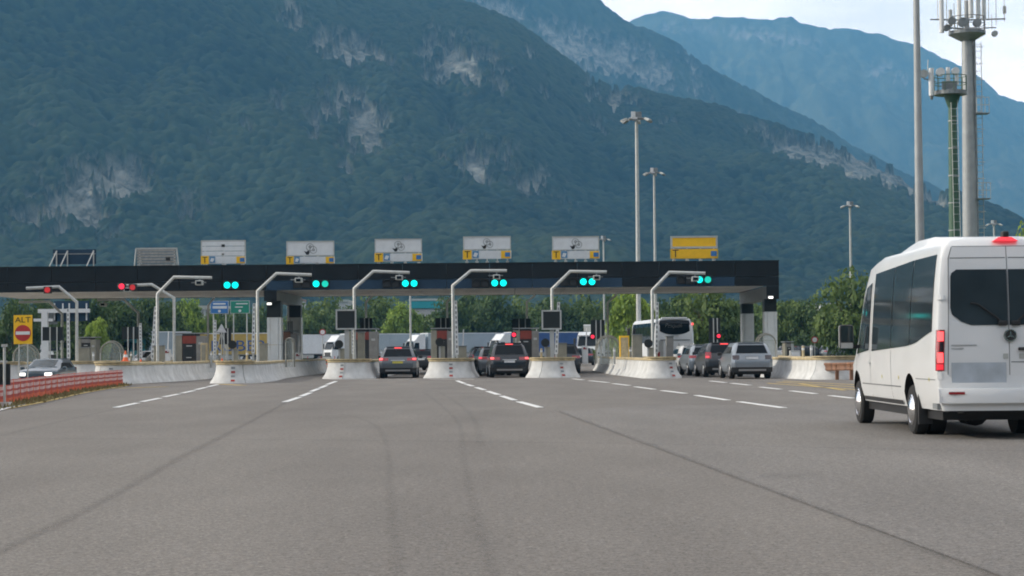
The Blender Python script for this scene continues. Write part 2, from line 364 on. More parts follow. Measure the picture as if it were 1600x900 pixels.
def dash(p, q, w, m='marking'):
    a_, b_ = G(*p), G(*q); t = (b_-a_).normalized(); n = Vector((t.y, -t.x, 0))*w/2
    o = MB().prism([Vector((c.x, c.y, 0.004)) for c in (a_-n, a_+n, b_+n, b_-n)], (0, 0, 0.006)).build('lane_dash', m)
    o['kind'] = 'structure'
def dashes(p, q, n, gap, w=0.16, first=1.0):
    a_, b_ = G(*p), G(*q)
    for i in range(n):
        t0 = i/n; t1 = (i+1-gap)/n
        for_ = [(a_.lerp(b_, t)) for t in (t0, t1)]
        t = (b_-a_).normalized(); nn = Vector((t.y, -t.x, 0))*w/2
        o = MB().prism([Vector((c.x, c.y, 0.005)) for c in (for_[0]-nn, for_[0]+nn, for_[1]+nn, for_[1]-nn)], (0, 0, 0.006)).build('lane_dash', 'marking'); o['kind'] = 'structure'
for seg in (((181,637),(215,630)), ((222,628),(250,622.5)), ((256,620.5),(279,616)), ((285,614.5),(303,610.5)), ((306,609),(322,605.5)), ((325,604.5),(340,601)),
            ((445,628.5),(468,621)), ((470,619.5),(485,614)), ((486,612),(498,607.5)), ((500,606.5),(510,602.5)), ((511,601),(525,596)),
            ((844,637),(811,628)), ((804,625.5),(784,619)), ((779,617),(762,611.5)), ((757,609.5),(744,605.5)), ((739,603.5),(728,600.5)), ((726,599.5),(714,595)),
            ((1224,637.5),(1155,628)), ((1137,625.5),(1088,618)), ((1071,615),(1035,610.5)), ((1022,608.5),(993,604.5)), ((983,602.5),(958,599.5)), ((951,598),(921,595)), ((912, 594), (895, 592)),
            ((1334,622.5),(1298,618.5)), ((1275,615.5),(1236,611)), ((1219,608.5),(1188,605)), ((1172,602),(1143,599)), ((1134, 598), (1110, 595.5))):
    dash(seg[0], seg[1], 0.17)
for p, q, w in (((1338,609),(1200,599),0.13), ((1338,605),(1215,597.2),0.13), ((1338,601.5),(1225,595.6),0.13), ((1320,610),(1250,600),0.12),
                ((345,600.5),(380,602.2),0.3), ((180,607),(260,604.5),0.3)):
    dash(p, q, w, 'marking_yellow')
dash((514, 593), (592, 593), 0.1); dash((672, 592.8), (740, 592.8), 0.1)

# left edge: curved yellow line, dry verge
edge = smooth_px([(-40, 648), (60, 630), (130, 614.5), (200, 602.5)], 10)
def ribbon(name, pts, w, m, z):
    rows = []
    for i, p in enumerate(pts):
        t = (pts[min(i+1, len(pts)-1)] - pts[max(i-1, 0)]).normalized(); n = Vector((t.y, -t.x, 0))
        rows.append([Vector((p.x, p.y, z))-n*w/2, Vector((p.x, p.y, z))+n*w/2])
    o = MB().grid(rows).build(name, m); o['kind'] = 'structure'; return o
ribbon('edge_line', edge, 0.17, 'marking_yellow', 0.012)
ribbon('edge_line', smooth_px([(-40, 652), (0, 641), (35, 632.5)], 8), 0.17, 'marking', 0.016)
NET = smooth_px([(-30, 640), (12, 631), (60, 621), (110, 612), (150, 606.3), (192, 601.5)], 8)
vr = [[e, e.lerp(NET[round(i/(len(edge)-1)*(len(NET)-1))], 1.05)] for i, e in enumerate(edge)]
MB().grid([[Vector((p.x, p.y, 0.006)) for p in r] for r in vr]).build('verge_strip', 'verge')['kind'] = 'structure'

# ------------------------------------------------------------------ mountains
TAB = rng.random((256, 256)).astype(np.float32)
def vnoise(x, y, seed=0):
    xi = np.floor(x).astype(int); yi = np.floor(y).astype(int); fx = x-xi; fy = y-yi
    fx = fx*fx*(3-2*fx); fy = fy*fy*(3-2*fy); s = seed*37
    g = lambda i, j: TAB[(i+s) % 256, (j+s*3) % 256]
    return (g(xi, yi)*(1-fx)+g(xi+1, yi)*fx)*(1-fy)+(g(xi, yi+1)*(1-fx)+g(xi+1, yi+1)*fx)*fy
def fbm(x, y, o=5, seed=0, gain=0.5):
    t = 0; a = 1; n = 0
    for k in range(o):
        t = t + a*vnoise(x*2**k, y*2**k, seed+k); n += a; a *= gain
    return t/n
def domes(x, y, cell, seed=0):
    """rounded tree crowns: height 0..1 and a tone per crown"""
    u = x/cell; v = y/cell; ui = np.floor(u).astype(int); vi = np.floor(v).astype(int); best = np.zeros_like(u); tone = np.zeros_like(u)
    for i in (-1, 0, 1):
        for j in (-1, 0, 1):
            a = ui+i; b = vi+j
            jx = TAB[(a+seed) % 256, (b*7+3) % 256]; jy = TAB[(a*5+11) % 256, (b+seed) % 256]; sz = 0.5+0.5*TAB[(a*3+b) % 256, (b*11+a) % 256]
            d2 = ((u-a-jx)**2+(v-b-jy)**2)/(0.75*sz+0.3)**2
            h = np.clip(1-d2, 0, 1)**0.5*(0.5+0.5*sz); m = h > best
            best = np.where(m, h, best); tone = np.where(m, TAB[(a*13+7) % 256, (b*17+5) % 256], tone)
    return best, tone

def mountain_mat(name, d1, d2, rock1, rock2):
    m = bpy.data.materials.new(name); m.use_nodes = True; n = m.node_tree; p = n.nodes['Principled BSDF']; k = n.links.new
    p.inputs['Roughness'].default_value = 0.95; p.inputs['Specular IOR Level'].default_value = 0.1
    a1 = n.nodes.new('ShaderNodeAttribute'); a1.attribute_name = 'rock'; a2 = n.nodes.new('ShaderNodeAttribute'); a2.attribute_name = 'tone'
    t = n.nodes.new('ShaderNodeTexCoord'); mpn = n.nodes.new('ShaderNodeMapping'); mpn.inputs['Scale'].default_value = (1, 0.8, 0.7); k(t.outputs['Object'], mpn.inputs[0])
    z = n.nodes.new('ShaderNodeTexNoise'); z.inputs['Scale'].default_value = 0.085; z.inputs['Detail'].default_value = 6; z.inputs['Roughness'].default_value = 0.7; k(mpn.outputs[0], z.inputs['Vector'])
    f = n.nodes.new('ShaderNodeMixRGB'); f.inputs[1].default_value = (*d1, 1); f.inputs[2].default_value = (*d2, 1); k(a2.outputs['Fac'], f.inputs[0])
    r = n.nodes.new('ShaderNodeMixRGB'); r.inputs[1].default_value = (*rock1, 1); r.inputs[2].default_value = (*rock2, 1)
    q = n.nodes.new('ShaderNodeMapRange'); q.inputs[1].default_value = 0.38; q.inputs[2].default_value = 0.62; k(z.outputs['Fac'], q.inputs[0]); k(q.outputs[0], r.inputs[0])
    # shrubs break the rock up
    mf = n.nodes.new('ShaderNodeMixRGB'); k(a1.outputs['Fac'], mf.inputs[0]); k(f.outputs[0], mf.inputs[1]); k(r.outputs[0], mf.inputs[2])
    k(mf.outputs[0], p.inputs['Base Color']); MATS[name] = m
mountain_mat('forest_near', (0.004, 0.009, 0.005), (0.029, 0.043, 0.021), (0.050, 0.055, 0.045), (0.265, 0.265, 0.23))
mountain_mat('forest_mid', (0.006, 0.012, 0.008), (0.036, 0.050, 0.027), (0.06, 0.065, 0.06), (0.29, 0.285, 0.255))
mountain_mat('forest_far', (0.045, 0.062, 0.048), (0.10, 0.115, 0.08), (0.16, 0.16, 0.15), (0.30, 0.29, 0.27))  # far slopes: lightened forest colour carries part of the distance haze

def project(x, y, z):
    M = np.array(CAMROT.transposed()); c = np.stack([x, y, z-EYE], -1) @ M.T
    return 800+FOC*c[..., 0]/-c[..., 2], 450-FOC*c[..., 1]/-c[..., 2]

def mountain(name, m, Y0, Y1, back, xr, nx, ny, skyline, prof, relief, rocks, crown, amp, bands=0.0, seed=1):
    xs = np.linspace(xr[0], xr[1], nx); ys = Y0+(Y1+back-Y0)*np.linspace(0, 1, ny)**0.85
    X, Y = np.meshgrid(xs, ys)
    sk = [Wp(px, py, Y1) for px, py in skyline]
    H = np.interp(X, [p.x for p in sk], [p.z for p in sk])
    wob = (fbm(X/420, Y/420, 3, seed)-0.5)
    t = np.clip((Y-Y0)/(Y1-Y0)+wob*0.10, 0, None)
    up = np.interp(t, prof[0], prof[1]); dn = 1-np.clip((t-1), 0, 1)*1.1
    Z = H*np.where(t <= 1, up, dn)
    env = np.clip(np.minimum(t*4, np.abs(1-t)*5+0.25), 0.0, 1)
    # gullies running down the slope plus lumpy relief
    g = np.abs(fbm(X/190+wob*1.2, Y/620, 5, seed+9)-0.5)*2
    Z = Z + env*relief*((fbm(X/330, Y/330, 6, seed+20)-0.5)*1.1 - 0.35*(1-g)**3 + 0.28*fbm(X/60, Y/90, 4, seed+33))
    # rock faces: outcrop mask from where the cliffs stand
    px, py = project(X, Y, Z)
    rk = np.zeros_like(Z)
    for (cx, cy, rx, ry, ang, st) in rocks:
        ca, sa = math.cos(R(ang)), math.sin(R(ang)); u = ((px-cx)*ca+(py-cy)*sa)/rx; v = (-(px-cx)*sa+(py-cy)*ca)/ry
        rk = np.maximum(rk, st*np.exp(-(u*u+v*v)*0.9))
    n1 = fbm(px/24+py/60, py/19-px/70, 6, seed+50, 0.62); n2 = fbm(px/70, py/50, 3, seed+60)
    n3 = fbm(px/5+py/30, py/6-px/20, 3, seed+65)
    rk = np.clip((rk*1.25-0.40 + (n1-0.5)*2.2 + (n2-0.5)*0.8 + (n3-0.5)*1.7)*5.0, 0, 0.95)*np.clip(rk*4-0.4, 0, 1)
    h, tn = domes(X, Y, crown, seed)
    h2, _ = domes(X+31, Y+17, crown*4.5, seed+5)
    Z = Z + (1-rk)*(h*amp + h2*amp*0.4) - rk*amp*0.6 + rk*amp*2.2*(fbm(X/14, Y/14, 4, seed+70)-0.5)
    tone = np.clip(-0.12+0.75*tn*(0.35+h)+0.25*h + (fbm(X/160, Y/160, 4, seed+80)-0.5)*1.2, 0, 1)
    if bands: tone = np.clip(tone + bands*np.clip(1-t*6, 0, 1)*(fbm(X/50, Y/90, 2, seed+90)), 0, 1)
    Z = Z*np.clip(t*30, 0, 1); Z[0] = -4.0
    v = np.stack([X, Y, Z], -1).reshape(-1, 3).astype(np.float32)
    i = np.arange((ny-1)*nx).reshape(ny-1, nx)[:, :-1].ravel()
    f = np.stack([i, i+1, i+nx+1, i+nx], -1).astype(np.int32)
    me = bpy.data.meshes.new(name); me.vertices.add(len(v)); me.vertices.foreach_set('co', v.ravel())
    me.loops.add(f.size); me.loops.foreach_set('vertex_index', f.ravel())
    me.polygons.add(len(f)); me.polygons.foreach_set('loop_start', np.arange(len(f), dtype=np.int32)*4); me.polygons.foreach_set('use_smooth', np.ones(len(f), bool))
    for nm, arr in (('rock', rk), ('tone', tone)):
        at = me.attributes.new(nm, 'FLOAT', 'POINT'); at.data.foreach_set('value', arr.ravel().astype(np.float32))
    me.materials.append(MATS[m]); me.update(); me.validate()
    o = bpy.data.objects.new(name, me); COL.objects.link(o); o['kind'] = 'structure'; return o

ROCK1 = [(150,290,75,34,-8,0.9),(195,285,30,26,0,0.8),(110,325,60,45,10,0.65),(40,345,55,40,0,0.6),(160,355,30,35,0,0.5),(290,330,60,30,40,0.3),
         (465,35,30,24,20,0.8),(545,85,65,24,18,0.85),(530,170,42,34,10,0.9),(560,200,45,40,30,0.8),(495,205,10,32,0,0.8),(430,165,14,36,0,0.5),(380,205,18,20,0,0.4),(545,270,16,16,0,0.5),
         (715,105,75,34,22,0.95),(690,75,45,28,20,0.6),(745,130,40,20,20,0.7),(745,255,52,36,20,0.75),(780,245,30,22,0,0.6),(710,205,24,8,15,0.5),(330,225,22,16,0,0.35),
         (640,300,18,20,0,0.35),(855,140,12,22,0,0.6),(830,90,14,20,0,0.4),(945,155,38,22,35,0.7),(985,165,24,12,0,0.55),(935,205,32,14,10,0.6),(1040,200,30,14,0,0.3),
         (1225,232,45,17,16,1.1),(1290,248,55,20,20,1.1),(1350,268,40,18,12,1.1),(1400,285,34,18,20,1.0),(1450,318,34,13,20,0.8),(830,290,60,30,20,0.35),(880,330,40,16,10,0.25),(60,205,20,14,0,0.25),(600,330,24,12,0,0.3)]
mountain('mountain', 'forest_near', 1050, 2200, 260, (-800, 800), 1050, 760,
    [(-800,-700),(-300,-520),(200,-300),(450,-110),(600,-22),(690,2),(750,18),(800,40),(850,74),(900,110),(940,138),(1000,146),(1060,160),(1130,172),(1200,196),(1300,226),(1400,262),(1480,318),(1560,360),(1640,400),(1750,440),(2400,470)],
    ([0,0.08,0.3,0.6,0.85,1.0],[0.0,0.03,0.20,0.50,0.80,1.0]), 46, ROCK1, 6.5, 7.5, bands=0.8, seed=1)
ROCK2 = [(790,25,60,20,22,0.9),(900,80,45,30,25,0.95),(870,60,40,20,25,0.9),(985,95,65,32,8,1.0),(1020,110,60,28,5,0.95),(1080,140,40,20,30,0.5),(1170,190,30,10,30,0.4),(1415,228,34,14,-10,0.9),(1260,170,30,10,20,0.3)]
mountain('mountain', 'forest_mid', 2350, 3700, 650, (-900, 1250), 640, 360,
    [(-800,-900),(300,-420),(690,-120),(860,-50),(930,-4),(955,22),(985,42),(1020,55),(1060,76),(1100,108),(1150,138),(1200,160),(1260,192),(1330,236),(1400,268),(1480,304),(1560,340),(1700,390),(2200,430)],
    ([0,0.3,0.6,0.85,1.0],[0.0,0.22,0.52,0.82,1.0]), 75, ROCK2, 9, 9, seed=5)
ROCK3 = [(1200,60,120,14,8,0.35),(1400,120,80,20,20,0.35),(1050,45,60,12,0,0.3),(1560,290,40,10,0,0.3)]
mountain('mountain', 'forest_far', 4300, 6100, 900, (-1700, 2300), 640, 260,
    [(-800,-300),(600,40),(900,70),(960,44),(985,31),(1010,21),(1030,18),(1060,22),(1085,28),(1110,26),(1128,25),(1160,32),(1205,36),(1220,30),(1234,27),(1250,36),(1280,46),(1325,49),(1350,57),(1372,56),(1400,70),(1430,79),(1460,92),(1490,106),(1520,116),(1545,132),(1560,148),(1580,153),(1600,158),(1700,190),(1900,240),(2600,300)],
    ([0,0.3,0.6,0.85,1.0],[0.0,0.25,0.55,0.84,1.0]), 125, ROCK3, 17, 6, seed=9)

# wooded slopes added out of view behind and right, blocking bright horizon light
SK = [(px, -560+170*math.sin(px*0.0031)+90*math.sin(px*0.0087+1)) for px in range(-2600, 4300, 60)]
o = mountain('mountain', 'forest_near', 700, 2000, 500, (-1900, 1900), 230, 130, SK, ([0,0.08,0.3,0.6,0.85,1.0],[0.0,0.06,0.28,0.58,0.85,1.0]), 44, ROCK1[:6], 14, 5, seed=13); o.rotation_euler = (0, 0, math.pi)
o = mountain('mountain', 'forest_near', 1250, 2700, 400, (-1900, 1400), 230, 130, SK, ([0,0.08,0.3,0.6,0.85,1.0],[0.0,0.04,0.22,0.52,0.82,1.0]), 44, ROCK1[:6], 14, 5, seed=17); o.rotation_euler = (0, 0, -math.pi/2)

# haze: the air of the valley
hm = bpy.data.materials.new('haze'); hm.use_nodes = True; hn = hm.node_tree; hn.nodes.remove(hn.nodes['Principled BSDF'])
pv = hn.nodes.new('ShaderNodeVolumePrincipled'); pv.inputs['Density'].default_value = HAZE; pv.inputs['Color'].default_value = (0.165, 0.50, 0.90, 1)
pv.inputs['Anisotropy'].default_value = 0.0
hn.links.new(pv.outputs[0], hn.nodes['Material Output'].inputs['Volume']); MATS['haze'] = hm
hz = MB().box((500, 2250, 640), (7200, 9880, 1285)).build('haze', 'haze'); hz['kind'] = 'stuff'

# ------------------------------------------------------------------ toll islands
def outline(center, hw, nose=1.0, tail=True, n=9):
    """closed plan outline of an island from a centre line (nose first): points with outward normals"""
    C = [Vector((x, y, 0)) for x, y in center]; Lp = []; Rp = []
    for i, p in enumerate(C):
        t = (C[min(i+1, len(C)-1)]-C[max(i-1, 0)]).normalized(); nn = Vector((t.y, -t.x, 0))
        Lp.append((p-nn*hw[i], -nn)); Rp.append((p+nn*hw[i], nn))
    t = (C[1]-C[0]).normalized(); nn = Vector((t.y, -t.x, 0)); nose_pts = []
    for k in range(1, n):
        a = math.pi*k/n; d = -nn*math.cos(a) - t*math.sin(a)*nose
        nose_pts.append((C[0]+d*hw[0], d.normalized()))
    return list(reversed(Lp)) + nose_pts + Rp
PROF = [(0.30, 0.0), (0.27, 0.07), (0.17, 0.20), (0.09, 0.36), (0.04, 0.56), (0.0, 0.80)]
def split_outline(ol, seg):
    """resample the outline to wall units about seg metres long"""
    runs = [[ol[0]]]; acc = 0
    for a_, b_ in zip(ol, ol[1:]):
        d = (b_[0]-a_[0]).length; k = max(1, int(d/0.8))
        for q in range(1, k+1):
            p = a_[0].lerp(b_[0], q/k); n = a_[1].lerp(b_[1], q/k).normalized(); acc += d/k
            runs[-1].append((p, n))
            if acc >= seg: runs.append([(p, n)]); acc = 0
    if len(runs[-1]) < 2: runs.pop()
    return runs
def island(label, center, hw, nose=1.0, seg=4.2, strip_at=None, group='concrete nosed toll islands', z_in=0.55, z0=0.0):
    base = Vector((center[0][0], center[0][1], z0)); t = T('toll_island', label, 'toll island', base, 0, group)
    ol = [(p-base, n) for p, n in outline(center, hw, nose)]
    nose_i = len(center); mid = ol[nose_i:nose_i+8]
    runs = split_outline(ol, seg)
    for run in runs:
        rows = []
        for j, (o, z) in enumerate(PROF): rows.append([p+n*o+Vector((0, 0, z)) for p, n in run])
        rows.append([p-n*0.16+Vector((0, 0, 0.80)) for p, n in run]); rows.append([p-n*0.16+Vector((0, 0, 0.1)) for p, n in run])
        # shrink a touch so the joints show
        c0 = (run[1][0]-run[0][0]).normalized()*0.015; c1 = (run[-2][0]-run[-1][0]).normalized()*0.015
        for r_ in rows: r_[0] = r_[0]+c0; r_[-1] = r_[-1]+c1
        m = MB().grid(rows)
        m.poly([r_[0] for r_ in rows]); m.poly([r_[-1] for r_ in rows])
        m.build('barrier_block', 'concrete', t, smooth=35)
    rim = []
    for o, z in ((0.0, 0.803), (0.04, 0.81), (0.05, 0.90), (0.0, 0.92), (-0.2, 0.92), (-0.2, 0.803)): rim.append([p+n*o+Vector((0, 0, z)) for p, n in ol])
    MB().grid(rim).build('rim_rail', 'worn_yellow', t, smooth=40)
    MB().poly([p-n*0.18+Vector((0, 0, z_in)) for p, n in ol]).build('deck', 'concrete_deck', t)
    # nose cap plate
    capb = MB(); cc = [p for p, n in ol[nose_i-1:nose_i+9]]
    capb.prism([p+n*0.10+Vector((0, 0, 0.923)) for p, n in ol[nose_i-1:nose_i+9]], (0, 0, 0.05)); capb.build('nose_cap', 'worn_yellow', t)
    if strip_at is not None:
        # striped delineator bolted to the nose
        f = strip_at*(len(ol[nose_i-1:nose_i+9])-1); q = ol[nose_i-1:nose_i+9]; i0 = int(f); p = q[i0][0].lerp(q[min(i0+1, 9)][0], f-i0); n = q[i0][1].lerp(q[min(i0+1, 9)][1], f-i0).normalized()
        tv = Vector((-n.y, n.x, 0))*0.085; b = MB()
        dl = MB(); dl.loft([[p+n*(o+0.012)+tv*1.25+Vector((0, 0, z)) for o, z in PROF], [p+n*(o+0.012)-tv*1.25+Vector((0, 0, z)) for o, z in PROF]], caps=False, closed=False)
        d = dl.build('delineator', 'concrete', t)
        def at(z):
            for (o0, z0), (o1, z1) in zip(PROF, PROF[1:]):
                if z <= z1: return o0+(o1-o0)*(z-z0)/(z1-z0)
            return 0
        for k in range(4):
            za, zb = 0.08+k*0.18, 0.17+k*0.18
            MB().poly([p+n*(at(za)+0.022)+tv+Vector((0, 0, za)), p+n*(at(za)+0.022)-tv+Vector((0, 0, za)), p+n*(at(zb)+0.022)-tv+Vector((0, 0, zb)), p+n*(at(zb)+0.022)+tv+Vector((0, 0, zb))]).build('stripe', 'stripe_red' if k % 2 == 0 else 'galv_dark', d)
    return t
POLE_Y = 100.5
island('toll island with long side wall and red white net before it, leftmost of all', [(-17.5, 87), (-17.0, 93), (-16.9, 100), (-17.4, 110), (-18.0, 122), (-18.0, 128)], [0.75, 0.95, 1.15, 1.15, 1.1, 1.1], strip_at=0.55)
island('toll island curving up to the pillar with the dark capital and white panel', [(-12.05, 86.2), (-12.3, 93), (-12.9, 101), (-13.1, 110), (-13.1, 128)], [0.80, 0.98, 1.03, 1.03, 1.03], strip_at=0.5)
island('toll island below the left dark square screen, grey hatchback on its right', [(-8.05, 97.6), (-8.05, 110), (-8.05, 128)], [1.02]*3, nose=0.8, strip_at=0.42)
island('toll island between the grey hatchback and the dark car queue', [(-3.06, 97.0), (-3.06, 110), (-3.06, 128)], [1.02]*3, nose=0.8, strip_at=0.52)
island('toll island below the right dark square screen, shadow on its nose', [(1.93, 95.2), (1.93, 110), (1.93, 128)], [1.02]*3, nose=0.8, strip_at=0.62)
island('long toll island in front of the white coach', [(6.75, 89.8), (6.72, 95), (6.55, 103), (6.5, 110), (6.5, 128)], [0.62, 0.80, 1.0, 1.05, 1.05], nose=0.9, strip_at=0.68)
island('sunlit toll island at the right end with a rusty guard rail joined on', [(13.35, 82.2), (12.9, 87), (12.3, 96), (13.0, 104), (14.2, 112), (14.7, 128)], [0.9, 1.1, 1.1, 1.1, 1.1, 1.1], nose=0.8, strip_at=None)

island('exit island behind the oncoming car, right of the white gantry', [(-22.0, 103.2), (-22.0, 112), (-22.2, 128)], [1.3]*3, nose=0.8, z0=-0.3, z_in=0.85)
island('exit island behind the yellow ALT board', [(-26.6, 103.0), (-26.6, 112), (-26.6, 128)], [1.2]*3, nose=0.8, z0=-0.3, z_in=0.85)

# ------------------------------------------------------------------ canopy
FY = 112.0
zt = Wp(620, 413.2, FY).z; zb = Wp(620, 451.8, FY).z
xl, xr_ = Wp(-60, 420, FY).x, Wp(1217, 420, FY).x
can = T('toll_canopy', 'long black toll plaza roof spanning all lanes on pillars', 'toll canopy', (0, FY, 0))
MB().box(((xl+xr_)/2, 7.0, (zt+zb)/2+0.1), (xr_-xl-0.1, 13.2, zt-zb-0.5)).build('roof_slab', 'galv_dark', can)
nsof = 16; wS = (xr_-0.7-xl)/nsof
for i in range(nsof):
    MB().box((xl+wS*(i+0.5), 6.9, zb+0.05), (wS-0.04, 13.1, 0.06)).build('soffit_panel', 'soffit', can)
# fascia cladding: upper black band, lower band with blue glossy panels over the lanes
edges = [xl] + [Wp(px, 430, FY).x for px in (12, 150, 280, 416, 560, 698, 832, 972, 1030, 1148)] + [xr_]
for i, (x0, x1) in enumerate(zip(edges, edges[1:])):
    n = max(1, round((x1-x0)/2.4)); w = (x1-x0)/n
    for k in range(n):
        c = x0+w*(k+0.5)
        MB().box((c, 0, zt-0.42), (w-0.02, 0.12, 0.84)).build('fascia_panel', 'fascia_black', can)
        MB().box((c, 0.01, (zb+zt-0.86)/2), (w-0.02, 0.10, zt-0.86-zb)).build('fascia_panel', 'fascia_blue' if 3 < i < 10 and i != 8 else 'fascia_black', can)
MB().box(((xl+xr_)/2, 0.0, zt+0.03), (xr_-xl+0.04, 0.18, 0.05)).build('coping', 'fascia_black', can)
MB().box(((xl+xr_)/2, 13.55, (zt+zb)/2), (xr_-xl, 0.12, zt-zb)).build('rear_fascia', 'fascia_black', can)
# end beams and pillars
zl = Wp(1205, 467, FY).z
def endbeam(xc, w, zlow):
    MB().box((xc, 6.8, (zlow+zb)/2), (w, 13.2, zb-zlow-0.02)).build('cross_beam', 'galv_dark', can)
    MB().box((xc, 0.0, (zlow+zb)/2-0.01), (w+0.02, 0.14, zb-zlow)).build('beam_end', 'fascia_black', can)
endbeam(14.72, 0.68, zl); endbeam(-13.65, 0.7, Wp(420, 470, FY).z)
def pillar(x, y, ztop, zmid, w=0.74):
    p = MB().box((x, y-FY, (zmid+ztop)/2), (w-0.04, 0.9, ztop-zmid)).build('pillar_capital', 'dark_panel', can)
    for zz0, zz1 in ((0.5, 1.75), (1.77, zmid-0.01)):
        MB().box((x-w*0.36, y-FY, (zz0+zz1)/2), (w*0.2, 0.92, zz1-zz0)).build('pillar_panel', 'pillar_white', can)
        MB().box((x+w*0.03, y-FY, (zz0+zz1)/2), (w*0.54, 0.96, zz1-zz0)).build('pillar_panel', 'pillar_white', can)
        MB().box((x+w*0.41, y-FY, (zz0+zz1)/2), (w*0.18, 0.92, zz1-zz0)).build('pillar_panel', 'pillar_white', can)
pillar(14.68, 113.2, zl+0.02, Wp(1200, 487, 113).z); pillar(14.72, 124.5, zl+0.02, Wp(1170, 490, 124.5).z, 0.78)
pillar(-13.55, 113.2, Wp(420, 470, FY).z+0.02, Wp(425, 496, 113).z, 0.84); pillar(-13.6, 124.5, Wp(420, 470, FY).z+0.02, Wp(455, 496, 124).z, 0.8)
def flood(px, py, Y, par=None, label=None):
    p = Wp(px, py, Y); t = T('floodlight', label, 'floodlight', p)
    MB().box((0, 0, 0), (0.3, 0.22, 0.16)).build('housing', 'galv', t, bevel=0.02); MB().box((0, -0.115, -0.01), (0.24, 0.02, 0.11)).build('lens', 'lamp_white', t)
flood(1204, 464.5, FY-0.25, label='small white floodlight under the right end of the black canopy')
flood(421, 474.5, 112.5, label='small white floodlight on the dark capital of the left pillar')

# ------------------------------------------------------------------ lane signals on the fascia
def signal(label, pxs, py, cols, dark):
    p = Wp(sum(pxs)/len(pxs), py, FY-0.2); t = T('lane_signal', label, 'traffic light', p, 0, 'lane signals along the canopy')
    for i, px in enumerate(pxs):
        q = Wp(px, py, FY-0.2)-p
        h = MB().box((q.x, 0.05, q.z), (0.47, 0.16, 0.47)).build('lamp_housing', 'black', t, bevel=0.03)
        hood = MB(); n = 12
        hood.loft([[Vector((q.x+0.215*math.cos(math.pi*k/n), y, q.z+0.215*math.sin(math.pi*k/n))) for k in range(n+1)] for y in (-0.03, -0.2)], caps=False, closed=False)
        hood.build('visor', 'black', t)
        disc((q.x, -0.045, q.z), 0.185, 20, 0.02).build('lens', cols[i], t)
SIG = [((355, 367.5), 445.5, 0), ((494, 508), 443.5, 2), ((633.5, 647), 442.8, 2), ((773, 786.5), 442.2, 2), ((911.5, 925), 440.2, 2), ((1093, 1106), 437, 2)]
LB = ['left pillar bay, above the blue road sign', 'lane left of the left dark screen', 'lane where the grey hatchback waits', 'lane of the dark car queue', 'lane left of the white coach', 'silver cars under the yellow board']
for i, (xx, py, nd) in enumerate(SIG):
    dim = i in (1, 5)
    d = 13.6; pxs = [xx[0]-2*d-2, xx[0]-d-2][:nd] + list(xx)
    signal('pair of lit green lane lamps over the '+LB[i], pxs, py, ['black_plastic']*nd + ['lamp_green', 'lamp_green_dim' if dim else 'lamp_green'], nd)

# ------------------------------------------------------------------ gooseneck camera posts
def gooseneck(label, px0, pts, Y, r=0.077, cam_px=None, group='bent grey camera posts in front of the canopy', zbase=0.55, mt='galv'):
    P = [Wp(x, y, Y) for x, y in pts]; base = Vector((P[0].x, Y, zbase)); t = T('camera_post', label, 'post', base, 0, group)
    path = [Vector((0, 0, 0))] + [p-base for p in P]
    path[1].x = 0
    MB().tube(path, r, 10).build('bent_pole', mt, t, smooth=50)
    MB().box((0, 0, 0.02), (0.4, 0.4, 0.04)).build('foot_plate', 'galv_dark', t)
    if cam_px:
        q = Wp(cam_px[0], cam_px[1], Y)-base; zt_ = path[-1].z-r
        b = MB().box((q.x, 0, (q.z+zt_)/2+0.06), (0.07, 0.07, zt_-q.z)); b.box((q.x-0.05, 0, zt_-0.16), (0.75, 0.08, 0.05)); b.build('bracket', 'galv_dark', t)
        MB().box((q.x, -0.05, q.z), (0.36, 0.5, 0.24)).build('camera_box', 'galv', t, bevel=0.03)
        MB().box((q.x, -0.31, q.z), (0.24, 0.02, 0.14)).build('camera_window', 'glass', t)
GN = [(245, [(246, 459.5), (272, 433), (331, 434)], (312, 442)), (402.5, [(402.5, 455), (432, 427.5), (487, 429.5)], (467, 438)), (553, [(553.5, 451), (583.5, 424), (640, 426)], (624, 434)),
      (707.5, [(707.5, 446.5), (736, 423), (792, 423)], (776, 433)), (863, [(862.5, 452), (891, 424), (948, 425)], (932, 434)), (1019, [(1019, 454), (1046, 425.5), (1102, 427)], (1086, 436))]
GL = ['of the island behind the red net', 'beside the left canopy pillar', 'rising behind the left dark square screen', 'rising between the hatchback and the dark queue', 'rising behind the right dark square screen', 'before the coach']
for (px, pts, cp), l in zip(GN, GL): gooseneck('bent grey camera post '+l+', arm to the right', px, pts, POLE_Y, cam_px=cp)
GX = [(120, [(120, 472), (92, 448), (41, 450.5)], None, 103), (268, [(272, 466), (237, 444.5), (184, 447)], (200, 453), 106), (97, [(97, 491), (77, 471), (30, 472)], None, 122), (216, [(216, 489), (193, 467.5), (152, 469)], (162, 476), 122)]
GXL = ['by the gantry frame with a long arm', 'just right of the leftmost island pole', 'behind the yellow ALT board', 'left of the tilted white marker post']
for (px, pts, cp, Y), l in zip(GX, GXL): gooseneck('bent grey post '+l+', arm to the left', px, pts, Y, cam_px=cp, group='bent posts with arms over the exit lanes')
# red lamps hanging under two of the exit arms
for px, py, Y, mm, l in ((190, 447.5, 105.7, 'lamp_red', 'bright red exit lamp at the tip of the long arm'), (207, 449, 105.7, 'lamp_red_dim', 'dim red exit lamp inboard of the bright one'), (74, 453, 102.7, 'lamp_red_dim', 'dim red exit lamp under the leftmost arm')):
    t = T('exit_lamp', l, 'traffic light', Wp(px, py, Y), 0, 'red lamps over the exit lanes')
    MB().box((0, 0.1, 0), (0.42, 0.2, 0.36)).build('lamp_housing', 'black', t, bevel=0.03); disc((0, -0.03, 0), 0.15, 16, 0.02).build('lens', mm, t)
